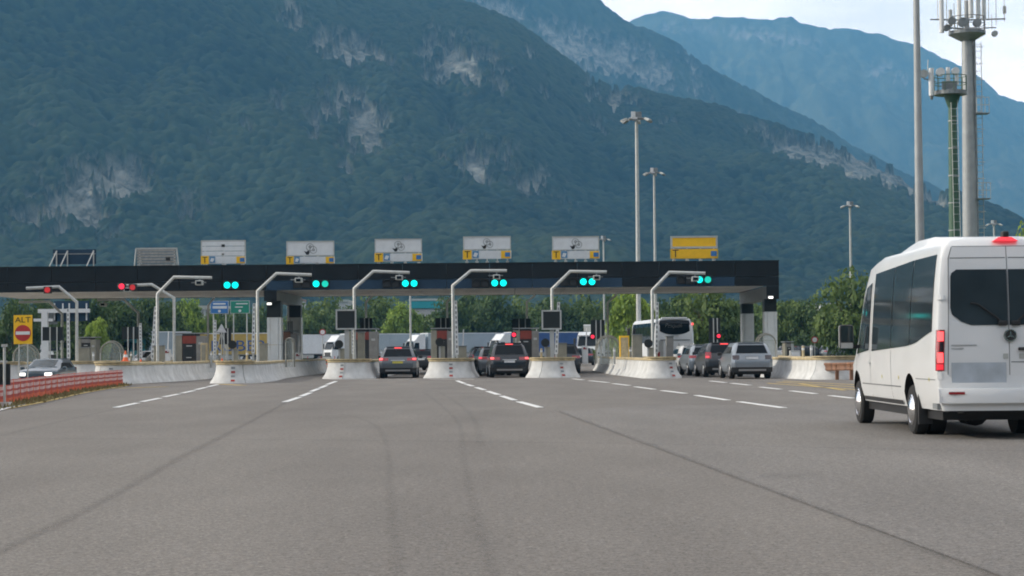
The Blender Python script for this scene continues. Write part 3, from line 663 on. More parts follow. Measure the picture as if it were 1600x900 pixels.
# smaller bent posts at the back of the plaza; white colour imitates light
BK = [(325, 478, 335, 464.5), (450, 468, 458.5, 462), (572, 472, 582, 462), (698.5, 472, 706, 463.5), (823, 472, 836, 461), (949.5, 473, 964, 459.5)]
BKL = ['in front of the blue road sign', 'behind the left canopy pillar', 'right of the left dark screen', 'left of the tall marker post by the dark queue', 'above the red cabinet right of the dark queue', 'above the curved shield left of the coach']
for (a0, b0, a1, b1), l in zip(BK, BKL): gooseneck('short thin bent post '+l, a0, [(a0, b0), (a1, b1)], 124.0, r=0.06, group='thin bent posts at the back of the plaza', mt='white_paint')

# ------------------------------------------------------------------ boards above the canopy
def board(label, px0, px1, pt, pm, pb, style, px_feet):
    Y = FY+0.35; a0 = Wp(px0, pt, Y); b0 = Wp(px1, pb, Y); zm = Wp((px0+px1)/2, pm, Y).z
    xc = (a0.x+b0.x)/2; w = b0.x-a0.x; zT = Wp((px0+px1)/2, pt, Y).z; zB = Wp((px0+px1)/2, pb, Y).z
    base = Vector((xc, Y, zt+0.05)); t = T('lane_board', label, 'lane sign', base, 0, 'lane boards on the canopy roof')
    zz = lambda z: z-base.z
    for k in range(px_feet):
        x = -w*0.42+w*0.84*k/(px_feet-1)
        f = MB().tube([(x, 0.15, 0), (x, 0.15, zz(zT)-0.1)], 0.035, 6); f.tube([(x, 0.15, zz(zT)-0.25), (x, 1.0, 0)], 0.03, 6); f.box((x, 0.1, 0.06), (0.16, 0.3, 0.1)); f.build('support', 'galv', t)
    hi, lo = zz(zT)-zz(zm), zz(zm)-zz(zB)
    if style == 'grey':
        n = 6; hh = (zT-zB)/n
        for k in range(n): MB().box((0, 0, zz(zB)+hh*(k+0.5)), (w-0.16, 0.06, hh-0.035)).build('slat', 'sign_grey', t)
        MB().box((w*0.28, -0.045, zz(zB)+hh*2.5), (0.25, 0.03, 0.2)).build('panel_mark', 'black', t)
        for s in (-1, 1): MB().tube([(s*(w/2-0.03), 0, zz(zT)), (s*(w/2+0.06), -0.02, 0)], 0.045, 6).build('frame_post', 'galv', t)
        MB().box((0, 0, zz(zT)+0.03), (w, 0.1, 0.07)).build('frame_rail', 'galv', t)
        return t
    m1 = 'sign_yellow' if style == 'yellow' else 'sign_white'
    if style == 'slat':
        for k in range(3): MB().box((0, 0, zz(zm)+hi*(k+0.5)/3), (w-0.14, 0.08, hi/3-0.03)).build('slat', 'sign_white', t)
        for s in (-1, 1): MB().box((s*(w/2-0.03), 0, zz(zm)+hi/2), (0.06, 0.1, hi+0.05)).build('frame_post', 'galv', t)
        MB().box((0, 0, zz(zT)+0.03), (w, 0.1, 0.06)).build('frame_rail', 'galv', t)
    else:
        MB().box((0, 0, zz(zm)+hi/2+0.01), (w*0.97 if style != 'yellow' else w*0.93, 0.1, hi-0.04)).build('upper_panel', m1, t, bevel=0.01)
        fr = MB(); ww = w*0.97; e = 0.05 if style != 'yellow' else 0.10
        for s in (-1, 1): fr.box((s*(ww/2-e/2+0.02), -0.03, zz(zm)+hi/2+0.01), (e, 0.1, hi))
        for s in (0, 1): fr.box((0, -0.032, zz(zm)+0.02+e/2+s*(hi-e-0.01)), (ww-e, 0.1, e))
        fr.build('upper_frame', 'galv', t)
    MB().box((0, 0, zz(zB)+lo/2), (w, 0.1, lo-0.03)).build('lower_panel', m1, t, bevel=0.01)
    if style == 'yellow':
        fr = MB()
        for s in (-1, 1): fr.box((s*(w/2-0.02), -0.03, zz(zB)+lo/2), (0.04, 0.1, lo-0.04))
        fr.build('lower_frame', 'plate_yellow', t)
    zc = zz(zB)+lo/2
    tp = MB().box((-w/2+lo*0.5, -0.06, zc), (lo*0.98 if style != 'yellow' else lo*0.7, 0.03, lo*1.02 if style != 'yellow' else lo*0.8)).build('letter_plate', 'sign_yellow', t)
    text_part('T', lo*1.05, tp, 'black', face_cam(-w/2+lo*0.5, -0.08, zc), sx=1.0, ext=0.004)
    if style != 'yellow':
        k = MB().box((-w/2+lo*1.42, -0.06, zc+0.02), (lo*0.72, 0.03, lo*0.78)).build('ticket_plate', 'sign_lightblue', t)
        MB().prism([Vector((-w/2+lo*1.42+dx*lo, -0.082, zc+0.02+dz*lo)) for dx, dz in ((-0.28, -0.22), (0.1, -0.30), (0.28, 0.12), (-0.1, 0.22))], (0, 0.006, 0)).build('ticket_mark', 'sign_white', k)
        c = (0.0 if style != 'slat' else 0.0)
        cx, cz, s = -w*0.0, zz(zm)+hi*0.5, hi
        if style == 'slat':
            MB().box((cx, -0.055, cz+s*0.2), (s*0.22, 0.02, s*0.18)).build('pictogram', 'black', t); MB().box((cx-0.02, -0.055, cz-s*0.38), (s*0.16, 0.02, s*0.12)).build('pictogram', 'mid_grey', t)
        else:
            pg = ringmesh((cx-0.02*s, -0.061, cz+0.10*s), s*0.26, s*0.045)
            pg.add(*(lambda q: (q.v, q.f))(ringmesh((cx+0.20*s, -0.063, cz-0.08*s), s*0.25, s*0.04)))
            pg.add(*(lambda q: (q.v, q.f))(ringmesh((cx-0.01*s, -0.064, cz+0.13*s), s*0.10, s*0.07)))
            pg.add(*(lambda q: (q.v, q.f))(ringmesh((cx+0.22*s, -0.065, cz-0.08*s), s*0.09, s*0.06)))
            pg.build('coin_pictogram', 'galv_dark', t)
            hd = MB().prism([Vector((cx+dx*s, -0.062, cz+dz*s)) for dx, dz in ((-0.42, -0.14), (-0.26, -0.20), (-0.12, -0.10), (-0.04, -0.22), (-0.10, -0.38), (-0.26, -0.40))], (0, 0.006, 0)); hd.build('hand_pictogram', 'black', t)
    yc = MB().box((w/2-lo*0.62, -0.06, zc), (lo*1.05, 0.03, lo*0.82)).build('card_plate', 'sign_yellow' if style != 'slat' else 'sign_yellow', t)
    MB().box((w/2-lo*0.42, -0.08, zc), (lo*0.58, 0.02, lo*0.5)).build('card_mark', 'sign_blue', yc)
    return t
board('grey slatted board, blank and weathered, second from the left on the roof', 212, 277, 389, 400, 416, 'grey', 2)
board('white slatted lane board with dim pictogram above the blue road sign', 314, 384, 377, 400, 412.5, 'slat', 3)
board('white coin lane board with yellow T above the left pillar', 447, 523, 377, 400.5, 412.5, 'white', 4)
board('white coin lane board with yellow T above the grey hatchback', 585, 660, 373.5, 395.5, 409, 'white', 4)
board('white coin lane board with yellow T above the dark car queue', 723, 799, 369.5, 391, 405, 'white', 5)
board('white coin lane board with yellow T nearest to the tall light masts', 862, 937, 369.5, 391.5, 405, 'white', 5)
board('all yellow lane board with black T at the right end of the roof', 1047, 1122, 369, 388.5, 404.5, 'yellow', 4)
# the leftmost board turns its back to us
Yb = FY+0.6; q = Wp(116, 418, Yb); t = T('lane_board', 'dark lane board seen from behind with three slanted struts', 'lane sign', (q.x, Yb, zt+0.05), 0, 'lane boards on the canopy roof')
wz = Wp(116, 391, Yb).z-zt-0.05
MB().box((0, 0.1, wz/2+0.1), (2.45, 0.06, wz-0.1)).build('back_panel', 'fascia_blue', t)
MB().box((0, 0.06, wz*0.78), (2.4, 0.05, 0.06)).build('rail', 'galv_dark', t)
for dx in (-1.0, -0.38, 1.1):
    MB().tube([(dx, 0, 0), (dx, 0, wz*0.98)], 0.035, 6).tube([(dx-0.2, -0.9, 0), (dx, -0.02, wz*0.95)], 0.035, 6).build('strut', 'galv', t)

# ------------------------------------------------------------------ things standing on the islands
def marker(label, px0, py0, px1, py1, Y, w=0.17):
    a0 = Wp(px0, py0, Y); a1 = Wp(px1, py1, Y); base = Vector((a0.x, Y, a0.z)); t = T('marker_post', label, 'marker post', base, 0, 'tall white marker posts with dark dashes')
    v = a1-base; n = 11
    b = MB().prism([Vector((-w/2, 0, 0)), Vector((w/2, 0, 0)), Vector((v.x+w*0.4, 0, v.z)), Vector((v.x-w*0.4, 0, v.z))], (0, 0.08, 0)); b.build('post_board', 'white_paint', t)
    for k in range(n):
        c = v*((k+0.6)/n)
        MB().box((c.x, -0.004, c.z), (w*0.42, 0.012, v.z/n*0.55)).build('dash', 'galv_dark', t)
    MB().box((0, 0.05, (0.55-base.z)/2+0.0), (0.1, 0.1, max(0.05, base.z-0.55))).build('stem', 'galv', t)
for a in (('leaning white marker post left of the double bent poles', 238, 561, 243, 479, 102.5), ('white marker post beside the left canopy pillar', 395.5, 552, 397, 474, 103), ('white marker post under the left dark square screen', 552, 553, 551, 490, 101.2),
          ('tall white marker post left of the dark car queue', 714, 554, 712, 470, 101.5), ('white marker post passing behind the right dark square screen', 869, 553, 873, 472, 101.5), ('white marker post at the left edge of the coach rear', 1026, 552, 1027, 472, 101.8),
          ('thin marker post before the yellow trailer', 335.5, 560, 336, 500, 112), ('thin marker post near the teal lorry', 220, 562, 219, 505, 112), ('marker post in front of the white gantry', 107, 560, 106, 482, 106)): marker(*a)

def screen(label, x0, x1, y0, y1, Y):
    a0 = Wp(x0, y0, Y); b0 = Wp(x1, y1, Y); base = Vector(((a0.x+b0.x)/2, Y, 0.55)); t = T('display_board', label, 'display board', base, 0, 'dark square display boards')
    w = b0.x-a0.x; h = a0.z-b0.z; zc = (a0.z+b0.z)/2-0.55
    MB().box((0, 0.12, zc), (w-0.04, 0.2, h-0.04)).build('cabinet', 'galv_dark', t)
    MB().box((0, 0.0, zc), (w-0.16, 0.04, h-0.16)).build('display', 'screen', t)
    f = MB()
    for s in (-1, 1): f.box((s*(w/2-0.04), 0, zc), (0.08, 0.1, h)); f.box((0, 0, zc+s*(h/2-0.04)), (w-0.16, 0.1, 0.08))
    f.build('frame', 'grey_paint', t)
    MB().box((0.02, 0.14, (zc-h/2)/2), (0.22, 0.14, zc-h/2)).build('post', 'grey_paint', t)
    MB().box((0, 0.14, 0.02), (0.4, 0.35, 0.04)).build('foot_plate', 'galv_dark', t)
screen('dark square display board on the island left of the grey hatchback', 524.5, 557, 483.5, 515, 100.2)
screen('dark square display board on the island right of the dark car queue', 846, 877.5, 484.5, 515, 99.8)

def roundpost(label, px, py, Y, r=0.2):
    c = Wp(px, py, Y); base = Vector((c.x, Y, 0.55)); t = T('round_lamp', label, 'signal lamp', base, 0, 'round black lamps on grey posts')
    MB().box((0, 0.1, (c.z-0.55)/2), (0.10, 0.10, c.z-0.55)).build('post', 'grey_paint', t)
    MB().box((0.14, 0.14, (c.z-0.75)/2), (0.22, 0.18, c.z-0.75)).build('control_box', 'olive_grey', t, bevel=0.01)
    disc((0, -0.08, c.z-0.55), r, 20, 0.16).build('lamp_body', 'black', t); ringmesh((0, -0.1, c.z-0.55), r*1.06, r*0.25, 20, 0.03).build('rim', 'black_plastic', t)
    disc((0, -0.095, c.z-0.55), r*0.75, 20, 0.01).build('lens', 'screen', t)
for a in (('round black lamp on the island before the yellow trailer', 363.5, 538.5, 97), ('round black lamp below the left dark square screen', 530, 538, 99.3), ('round black lamp left of the dark car queue', 687, 534.5, 99), ('round black lamp below the right dark square screen', 852, 535.5, 98.5), ('round black lamp before the coach side windows', 1013, 536.5, 97)): roundpost(*a)

def machine(label, x0, x1, yt, Y, band=(517, 530), cols=('olive_grey', 'red_panel', 'mid_grey'), grp='payment cabinets on the islands'):
    a0 = Wp(x0, yt, Y); b0 = Wp(x1, yt, Y); w = b0.x-a0.x; base = Vector(((a0.x+b0.x)/2, Y, 0.55)); t = T('payment_cabinet', label, 'toll cabinet', base, 0, grp)
    H = a0.z-0.55; zt_ = Wp(x0, band[0], Y).z-0.55; zb_ = Wp(x0, band[1], Y).z-0.55
    MB().box((-w*0.36, 0.55, H*0.48), (w*0.26, 1.1, H*0.96)).build('side_cabinet', cols[0], t, bevel=0.015)
    MB().box((0.0, 0.7, H/2), (w*0.44, 1.3, H)).build('main_cabinet', 'black_plastic', t, bevel=0.015)
    MB().box((0.0, 0.03, (zt_+zb_)/2), (w*0.44, 0.06, zt_-zb_)).build('front_panel', cols[1], t)
    s = MB().box((0.0, 0.03, zb_*0.62), (w*0.30, 0.05, zb_*0.28)).build('screen', 'screen', t)
    MB().box((-0.02, 0.0, zb_*0.42), (w*0.16, 0.05, 0.05)).build('slot', 'galv', t); MB().box((0.0, 0.0, zb_*0.9), (w*0.18, 0.05, 0.05)).build('slot', 'galv', t)
    MB().box((w*0.36, 0.6, H*0.47), (w*0.27, 1.2, H*0.94)).build('side_cabinet', cols[2], t, bevel=0.015)
    MB().box((w*0.36, -0.01, H*0.72), (w*0.12, 0.04, 0.12)).build('camera', 'grey_paint', t)
    MB().box((0, 0.7, H+0.03), (w*1.02, 1.5, 0.06)).build('roof', 'galv_dark', t)
machine('payment cabinet with red front left of the dark car queue', 673, 708, 514, 106.5)
machine('payment cabinet with red front right of the dark car queue', 801, 842, 514, 106.5)
machine('payment cabinet with dull red front behind the left dark square screen', 541, 590, 515, 107, (519, 531))
machine('payment cabinet with rusty red front on the leftmost island', 271, 320, 522, 106, (525, 537), ('olive_grey', 'red_panel', 'mid_grey'))
machine('payment cabinet with brown front beside the left canopy pillar', 433, 462, 518, 116, (519, 530), ('mid_grey', 'brown_panel', 'mid_grey'))
machine('low payment cabinet half hidden behind the grey cars at the exit', 118, 150, 528, 112, (530, 536), ('olive_grey', 'mid_grey', 'olive_grey'))
machine('narrow grey cabinet on the sunlit right island', 1226, 1240, 535, 106, (537, 542), ('olive_grey', 'mid_grey', 'grey_paint'))

def twinboard(label, x0, x1, yt, yb, Y, red=None):
    a0 = Wp(x0, yt, Y); b0 = Wp(x1, yb, Y); w = b0.x-a0.x; base = Vector(((a0.x+b0.x)/2, Y, 0.55)); t = T('signal_board', label, 'signal board', base, 0, 'dark signal boards seen from behind')
    zT, zB = a0.z-0.55, b0.z-0.55
    MB().box((0, 0.1, (zT+zB)/2), (w, 0.12, zT-zB)).build('backboard', 'dark_panel', t)
    for s in (-0.12, 0.22): MB().box((s*w, 0.0, zT*0.5), (0.06, 0.06, zT)).build('upright', 'galv', t)
    if red:
        q = Wp(red[0], red[1], Y-0.1)-base; MB().box((q.x, 0.0, q.z), (0.30, 0.2, 0.36)).build('lamp_housing', 'black', t); disc((q.x, -0.13, q.z), 0.10, 16, 0.02).build('lamp', 'lamp_red', t)
for a in (('dark signal board behind the left dark screen with twin uprights', 562, 582, 497, 515, 118), ('dark signal board above the cabinet left of the dark car queue', 680, 703, 497, 516, 118), ('dark signal board above the cabinet right of the dark queue', 800, 829, 498, 516, 118), ('dark signal board with red lamp left of the curved shield', 923, 945, 500, 530, 112, (926, 526)),
          ('dark signal board with red lamp above the dark grey car', 1108, 1126, 497, 540, 112, (1123, 525)), ('dark signal board in front of the yellow trailer', 343, 361, 513, 538, 110), ('dark signal board beside the left canopy pillar panel', 449, 457, 502, 532, 118), ('wide dark signal board behind the yellow ALT board', 66, 98, 511, 532, 110), ('wide dark signal board left of the tilted marker post', 190, 216, 511, 530, 110)): twinboard(*a)
t = T('signal_lamp', 'small red lamp above the roof of the dark car at the cabinet', 'signal lamp', Wp(803, 523, 105.8)); MB().box((0, 0.12, 0), (0.26, 0.22, 0.32)).build('housing', 'black', t); disc((0, -0.01, 0), 0.11, 14, 0.02).build('lens', 'lamp_red', t)
MB().box((0.1, 0.12, -0.55), (0.06, 0.06, 0.9)).build('post', 'galv', t)

def shield(label, x0, x1, yt, yb, Y):
    """clear rounded wind shield with hoop frame"""
    a0 = Wp(x0, yb, Y); b0 = Wp(x1, yt, Y); w = b0.x-a0.x; base = Vector(((a0.x+b0.x)/2, Y, 0.55)); t = T('wind_shield', label, 'wind shield', base, 0, 'clear rounded wind shields')
    h = b0.z-0.55; hb = max(0.05, h-w*0.52); n = 14
    arc = lambda r, y: [Vector((-r, y, 0)), Vector((-r, y, hb))] + [Vector((-r*math.cos(math.pi*k/n), y, hb+(h-hb)*r/(w/2)*math.sin(math.pi*k/n))) for k in range(1, n)] + [Vector((r, y, hb)), Vector((r, y, 0))]
    outer = arc(w/2, 0)
    MB().prism(arc(w/2-0.05, 0.02), (0, 0.03, 0)).build('clear_panel', 'plexi', t)
    MB().tube(outer, 0.035, 6).build('hoop', 'hoop', t, smooth=50)
    MB().tube(arc(w/2*0.9, -0.5)[1:-1], 0.035, 6).build('hoop', 'hoop', t, smooth=50)
    MB().tube(arc(w/2*0.9, -0.5), 0.02, 6).build('rail', 'galv', t)
for a in (('clear rounded wind shield on the island left of the coach', 931, 969, 524, 562, 108), ('clear rounded wind shield left of the teal lorry', 158, 193, 533, 568, 106), ('clear rounded wind shield under the yellow ALT board', 22, 62, 538, 578, 106), ('clear rounded wind shield beside the right canopy pillars', 1181, 1212, 521, 560, 107), ('narrow clear wind shield right of the left canopy pillar', 447, 460, 528, 565, 104)): shield(*a)
t = T('yellow_cabinet', 'plain yellow cabinet right of the clear wind shield by the coach', 'cabinet', (Wp(976, 550, 106).x, 106, 0.55))
MB().box((0, 0.3, 0.75), (0.50, 0.6, 1.5)).build('body', 'sign_yellow', t, bevel=0.02); MB().box((0, -0.01, 0.75), (0.40, 0.03, 1.3)).build('door', 'worn_yellow', t)
t = T('yellow_cabinet', 'plain yellow cabinet right of the rusty red payment cabinet', 'cabinet', (Wp(318, 550, 104).x, 104, 0.55))
MB().box((0, 0.3, 0.65), (0.30, 0.6, 1.3)).build('body', 'worn_yellow', t, bevel=0.02); MB().box((0, -0.01, 0.65), (0.22, 0.03, 1.1)).build('door', 'olive_grey', t)
for px, w, h, Y, m, l in ((564, 0.34, 1.75, 101.5, 'olive_grey', 'tall olive cabinet right of the left screen post'), (722, 0.45, 1.0, 102, 'olive_grey', 'low olive cabinet at the foot of the tall marker post'), (878, 0.5, 1.1, 102, 'olive_grey', 'low olive cabinet right of the right screen post'), (996, 0.5, 1.5, 101, 'olive_grey', 'olive cabinet before the coach side'), (1047, 0.35, 1.4, 101, 'mid_grey', 'grey cabinet before the coach tail'), (248, 0.5, 1.15, 101.5, 'olive_grey', 'olive cabinet at the foot of the double bent poles'), (409, 0.5, 1.2, 102, 'olive_grey', 'olive cabinet at the foot of the left pillar'), (130, 0.5, 1.1, 104, 'olive_grey', 'olive cabinet right of the oncoming car')):
    t = T('control_cabinet', l, 'cabinet', (Wp(px, 550, Y).x, Y, 0.55), 0, 'control cabinets on the islands')
    MB().box((0, 0.25, h/2), (w, 0.5, h)).build('body', m, t, bevel=0.015); MB().box((0, -0.008, h*0.5), (w*0.8, 0.02, h*0.85)).build('door', m, t); MB().box((0, 0.25, h+0.02), (w+0.06, 0.58, 0.04)).build('lid', 'galv_dark', t)

# rails along the exit islands and low concrete walls on the left
# ------------------------------------------------------------------ red and white net fence along the left edge
tot = 0; pts = [NET[0]]
NF = [q for q in NET]
t = T('safety_fence', 'orange net fence with white bands along the left road edge', 'fence', NF[0])
L_ = [0.0]
for p, q in zip(NF, NF[1:]): L_.append(L_[-1]+(q-p).length)
def along(s):
    for i in range(len(L_)-1):
        if s <= L_[i+1]: return NF[i].lerp(NF[i+1], (s-L_[i])/(L_[i+1]-L_[i]))-NF[0]
    return NF[-1]-NF[0]
bands = [(0.02, 0.17, 'net_orange', 'net_panel'), (0.17, 0.25, 'net_red', 'net_panel'), (0.25, 0.34, 'net_white', 'reflective_band'), (0.34, 0.40, 'net_red', 'net_panel'), (0.40, 0.49, 'net_white', 'reflective_band'), (0.49, 0.55, 'net_red', 'net_panel')]
NSEG = 22; ds = L_[-1]/NSEG
for i in range(NSEG):
    s0 = i*ds; sag = lambda u: -0.02*math.sin(math.pi*u)
    for z0, z1, m, nm in bands:
        rows = []
        for j in range(5):
            u = j/4; p = along(s0+ds*u); rows.append([p+Vector((0, 0.03*math.sin(j*2.1+i), z0+sag(u))), p+Vector((0, 0.03*math.sin(j*2.1+i), z1+sag(u)))])
        MB().grid(rows).build(nm, m, t, sol=0.012)
    p = along(s0); MB().tube([p+Vector((0, 0.04, 0)), p+Vector((0, 0.04, 0.64))], 0.018, 6).build('stake', 'net_orange', t)
# fine net threads: vertical ribs and the loose top net
rb = MB(); nr = int(L_[-1]/0.22)
for i in range(nr):
    p = along(i*0.22); rb.box((p.x, p.y-0.012, 0.29), (0.02, 0.03, 0.52)); rb.box((p.x, p.y, 0.59), (0.04, 0.01, 0.08))
o = rb.build('net_thread', 'net_red', t); o['kind'] = 'stuff'
rb = MB()
for i in range(nr):
    p = along(i*0.22+0.11); rb.box((p.x, p.y, 0.585), (0.06, 0.01, 0.06))
o = rb.build('net_thread', 'net_white', t); o['kind'] = 'stuff'

# far red mesh fence behind the plaza
t = T('safety_fence', 'red mesh fence across the lane before the white lorry', 'fence', (Wp(460, 570, 170).x, 170, 0))
for k in range(9):
    MB().box((k*1.15+0.5, 0, 0.62), (1.1, 0.02, 0.1)).build('mesh_band', 'net_orange', t); MB().box((k*1.15+0.5, 0, 0.34), (1.1, 0.02, 0.1)).build('mesh_band', 'net_orange', t); MB().box((k*1.15+0.5, 0, 0.08), (1.1, 0.02, 0.1)).build('mesh_band', 'net_orange', t)
    MB().tube([(k*1.15, 0, 0), (k*1.15, 0, 1.0)], 0.03, 6).build('stake', 'net_red', t); MB().tube([(k*1.15+0.57, 0, 0), (k*1.15+0.57, 0, 0.7)], 0.02, 5).build('stake', 'net_white', t)

# ALT board
c = Wp(36, 515, 92.0); base = Vector((c.x, 92.0, -0.3)); c = c-Vector((0, 0, -0.3)); t = T('alt_sign', 'yellow ALT board with red no entry disc', 'road sign', base)
MB().box((0, 0, c.z), (0.86, 0.05, 1.34)).build('sign_plate', 'sign_yellow', t, bevel=0.01)
for s in (-0.2, 0.2): MB().tube([(s, 0.07, 0), (s, 0.07, c.z+0.6)], 0.03, 6).build('post', 'galv', t)
disc((0, -0.04, c.z-0.16), 0.375, 28, 0.015).build('no_entry_disc', 'sign_red', t)
MB().box((0, -0.05, c.z-0.16), (0.66, 0.02, 0.15)).build('no_entry_bar', 'white_paint', t)
text_part('ALT', 0.36, t, 'black', face_cam(0, -0.03, c.z+0.44), sx=1.15)

# near left roadside post with its dark board
g = G(7, 636); t = T('roadside_post', 'grey roadside post with dark board at the left picture edge', 'post', g)
hp = Wp(8, 538, g.y).z
MB().tube([(0, 0, 0), (0, 0, hp)], 0.035, 8).build('post', 'galv', t, smooth=50); MB().box((-0.0, 0, hp-0.03), (0.13, 0.1, 0.07)).build('cap', 'galv', t)
MB().box((0, 0, 0.06), (0.3, 0.3, 0.12)).build('foot', 'concrete', t)
zc = Wp(5, 585, g.y).z; MB().box((-0.12, 0.06, zc), (0.5, 0.05, 0.52)).build('board', 'dark_panel', t); MB().box((-0.05, 0.03, zc+0.32), (0.22, 0.04, 0.05)).build('clamp', 'galv', t)

# small traffic cones on the left
for px, py, Y, l in ((54, 571, 100, 'orange cone left of the oncoming car'), (196, 566, 92, 'orange cone at the leftmost island nose'), (220, 562, 100, 'orange cone by the thin marker post'), (347, 561, 100, 'orange cone by the yellow trailer')):
    q = Wp(px, py, Y); t = T('traffic_cone', l, 'traffic cone', (q.x, Y, 0.96 if Y < 95 else 0.55), 0, 'orange traffic cones')
    hh = 0.5; MB().box((0, 0, 0.02), (0.36, 0.36, 0.04)).build('base', 'net_orange', t)
    MB().loft([[Vector((r*math.cos(k*math.pi/6), r*math.sin(k*math.pi/6), z)) for k in range(12)] for r, z in ((0.13, 0.04), (0.03, hh))]).build('cone', 'net_orange', t, smooth=50)
    MB().loft([[Vector((r*math.cos(k*math.pi/6), r*math.sin(k*math.pi/6), z)) for k in range(12)] for r, z in ((0.098, 0.2), (0.075, 0.32))], caps=False).build('white_band', 'white_paint', t)

# guard rail at the right
t = T('guard_rail', 'rusty brown guard rail beyond the sunlit right island', 'guard rail', (0, 0, 0))
A = Wp(1278, 573.5, 82); B = Wp(1345, 572, 79.5)
for i in range(3):
    p, q = A.lerp(B, i/3), A.lerp(B, (i+1)/3-0.01); w = []
    for dy, dz in ((0, 0.16), (-0.05, 0.11), (0.0, 0.04), (0.0, -0.04), (-0.05, -0.11), (0, -0.16)): w.append((dy, dz))
    MB().grid([[p+Vector((0, dy, dz)) for dy, dz in w], [q+Vector((0, dy, dz)) for dy, dz in w]]).build('rail', 'rust_rail', t, sol=0.02)
    m = p.lerp(q, 0.4); MB().box((m.x, m.y+0.12, m.z/2), (0.13, 0.16, m.z+0.3)).build('post', 'rust_rail', t)

# small road furniture around the lanes
def post_sign(label, px, py, Y, kind, r=0.3):
    c = Wp(px, py, Y); t = T('small_sign', label, 'small sign', (c.x, Y, 0)); MB().tube([(0, 0.06, 0), (0, 0.06, c.z+r*0.6)], 0.03, 6).build('post', 'galv', t)
    if kind == 'round': disc((0, 0, c.z), r, 20, 0.03).build('plate', 'sign_red', t); disc((0, -0.02, c.z), r*0.72, 20, 0.015).build('face', 'white_paint', t)
    else: MB().prism([Vector((-r, 0, c.z-r*0.7)), Vector((r, 0, c.z-r*0.7)), Vector((0, 0, c.z+r))], (0, 0.03, 0)).build('plate', 'plate_white', t); MB().tube([(0, 0.05, c.z-r*0.6), (-0.5, -0.3, 0.55)], 0.02, 5).tube([(0, 0.05, c.z-r*0.6), (0.5, -0.3, 0.55)], 0.02, 5).build('leg', 'galv', t)
post_sign('round white sign with red rim beside the white lorry cab', 504, 519, 150, 'round', 0.24)
post_sign('small triangular sign on a tripod before the yellow trailer', 346, 514, 108, 'tri', 0.28)
post_sign('small round sign by the parked cars at right', 1273, 531, 120, 'round', 0.2)
def gate(label, px, Y, base, mm='white_paint'):
    x = Wp(px, 560, Y).x; t = T('barrier_gate', label, 'barrier gate', (x, Y, base), 0, 'lane barrier gates')
    MB().box((0, 0, 0.5), (0.34, 0.36, 1.0)).build('motor_box', mm, t, bevel=0.03); MB().box((0, -0.19, 0.86), (0.2, 0.04, 0.12)).build('lamp_strip', 'lens_red', t)
    MB().tube([(0.05, -0.24, 0.85), (0.10, -0.24, 2.0)], [0.04, 0.025], 6).build('arm', 'white_paint', t)
for a in (('raised white barrier gate left of the clear wind shield by the coach', 914, 112, 0.55), ('raised barrier gate right of the red cabinet at the dark queue', 836, 112, 0.55), ('raised barrier gate between left dark screen and grey hatchback', 586, 113, 0.55), ('raised barrier gate left of the dark car queue, behind the marker post', 722, 113, 0.55), ('raised barrier gate right of the left canopy pillar', 466, 116, 0.3), ('raised barrier gate at the leftmost island, before the cabinet', 262, 110, 0.55)): gate(*a)
def bollards():
    src = None
    for i, (px, Y) in enumerate(((330, 104), (343, 104), (386, 103), (146, 108), (205, 107), (560, 108), (596, 112), (716, 109), (846, 109), (960, 104), (985, 103), (1255, 90), (1268, 88))):
        l = ('before the yellow trailer, left', 'before the yellow trailer, middle', 'before the left pillar', 'right of the low cabinet', 'right of the exit shield', 'behind the left dark screen', 'left of the grey hatchback roof', 'behind the tall marker post', 'below the right dark screen', 'inside the clear shield by the coach', 'before the coach front', 'on the sunlit island, left', 'on the sunlit island, right')[i]
        t = T('bollard', 'short grey bollard '+l, 'bollard', (Wp(px, 560, Y).x, Y, 0.55), 0, 'short bollards on the islands')
        MB().tube([(0, 0, 0), (0, 0, 0.85)], 0.06, 8).build('post', ('grey_paint', 'olive_grey', 'worn_yellow')[i % 3], t, smooth=50); MB().tube([(0, 0, 0.66), (0, 0, 0.76)], 0.064, 8).build('band', 'white_paint', t); MB().tube([(0, 0, 0.85), (0, 0, 0.89)], [0.06, 0.03], 8).build('cap', 'galv_dark', t)
bollards()
t = T('utility_box', 'small white utility box on the sunlit right island', 'utility box', (Wp(1243, 550, 96).x, 96, 0.55)); MB().box((0, 0.2, 0.32), (0.5, 0.4, 0.64)).build('body', 'grey_paint', t, bevel=0.02); MB().box((0, -0.01, 0.32), (0.4, 0.02, 0.5)).build('door', 'white_paint', t)

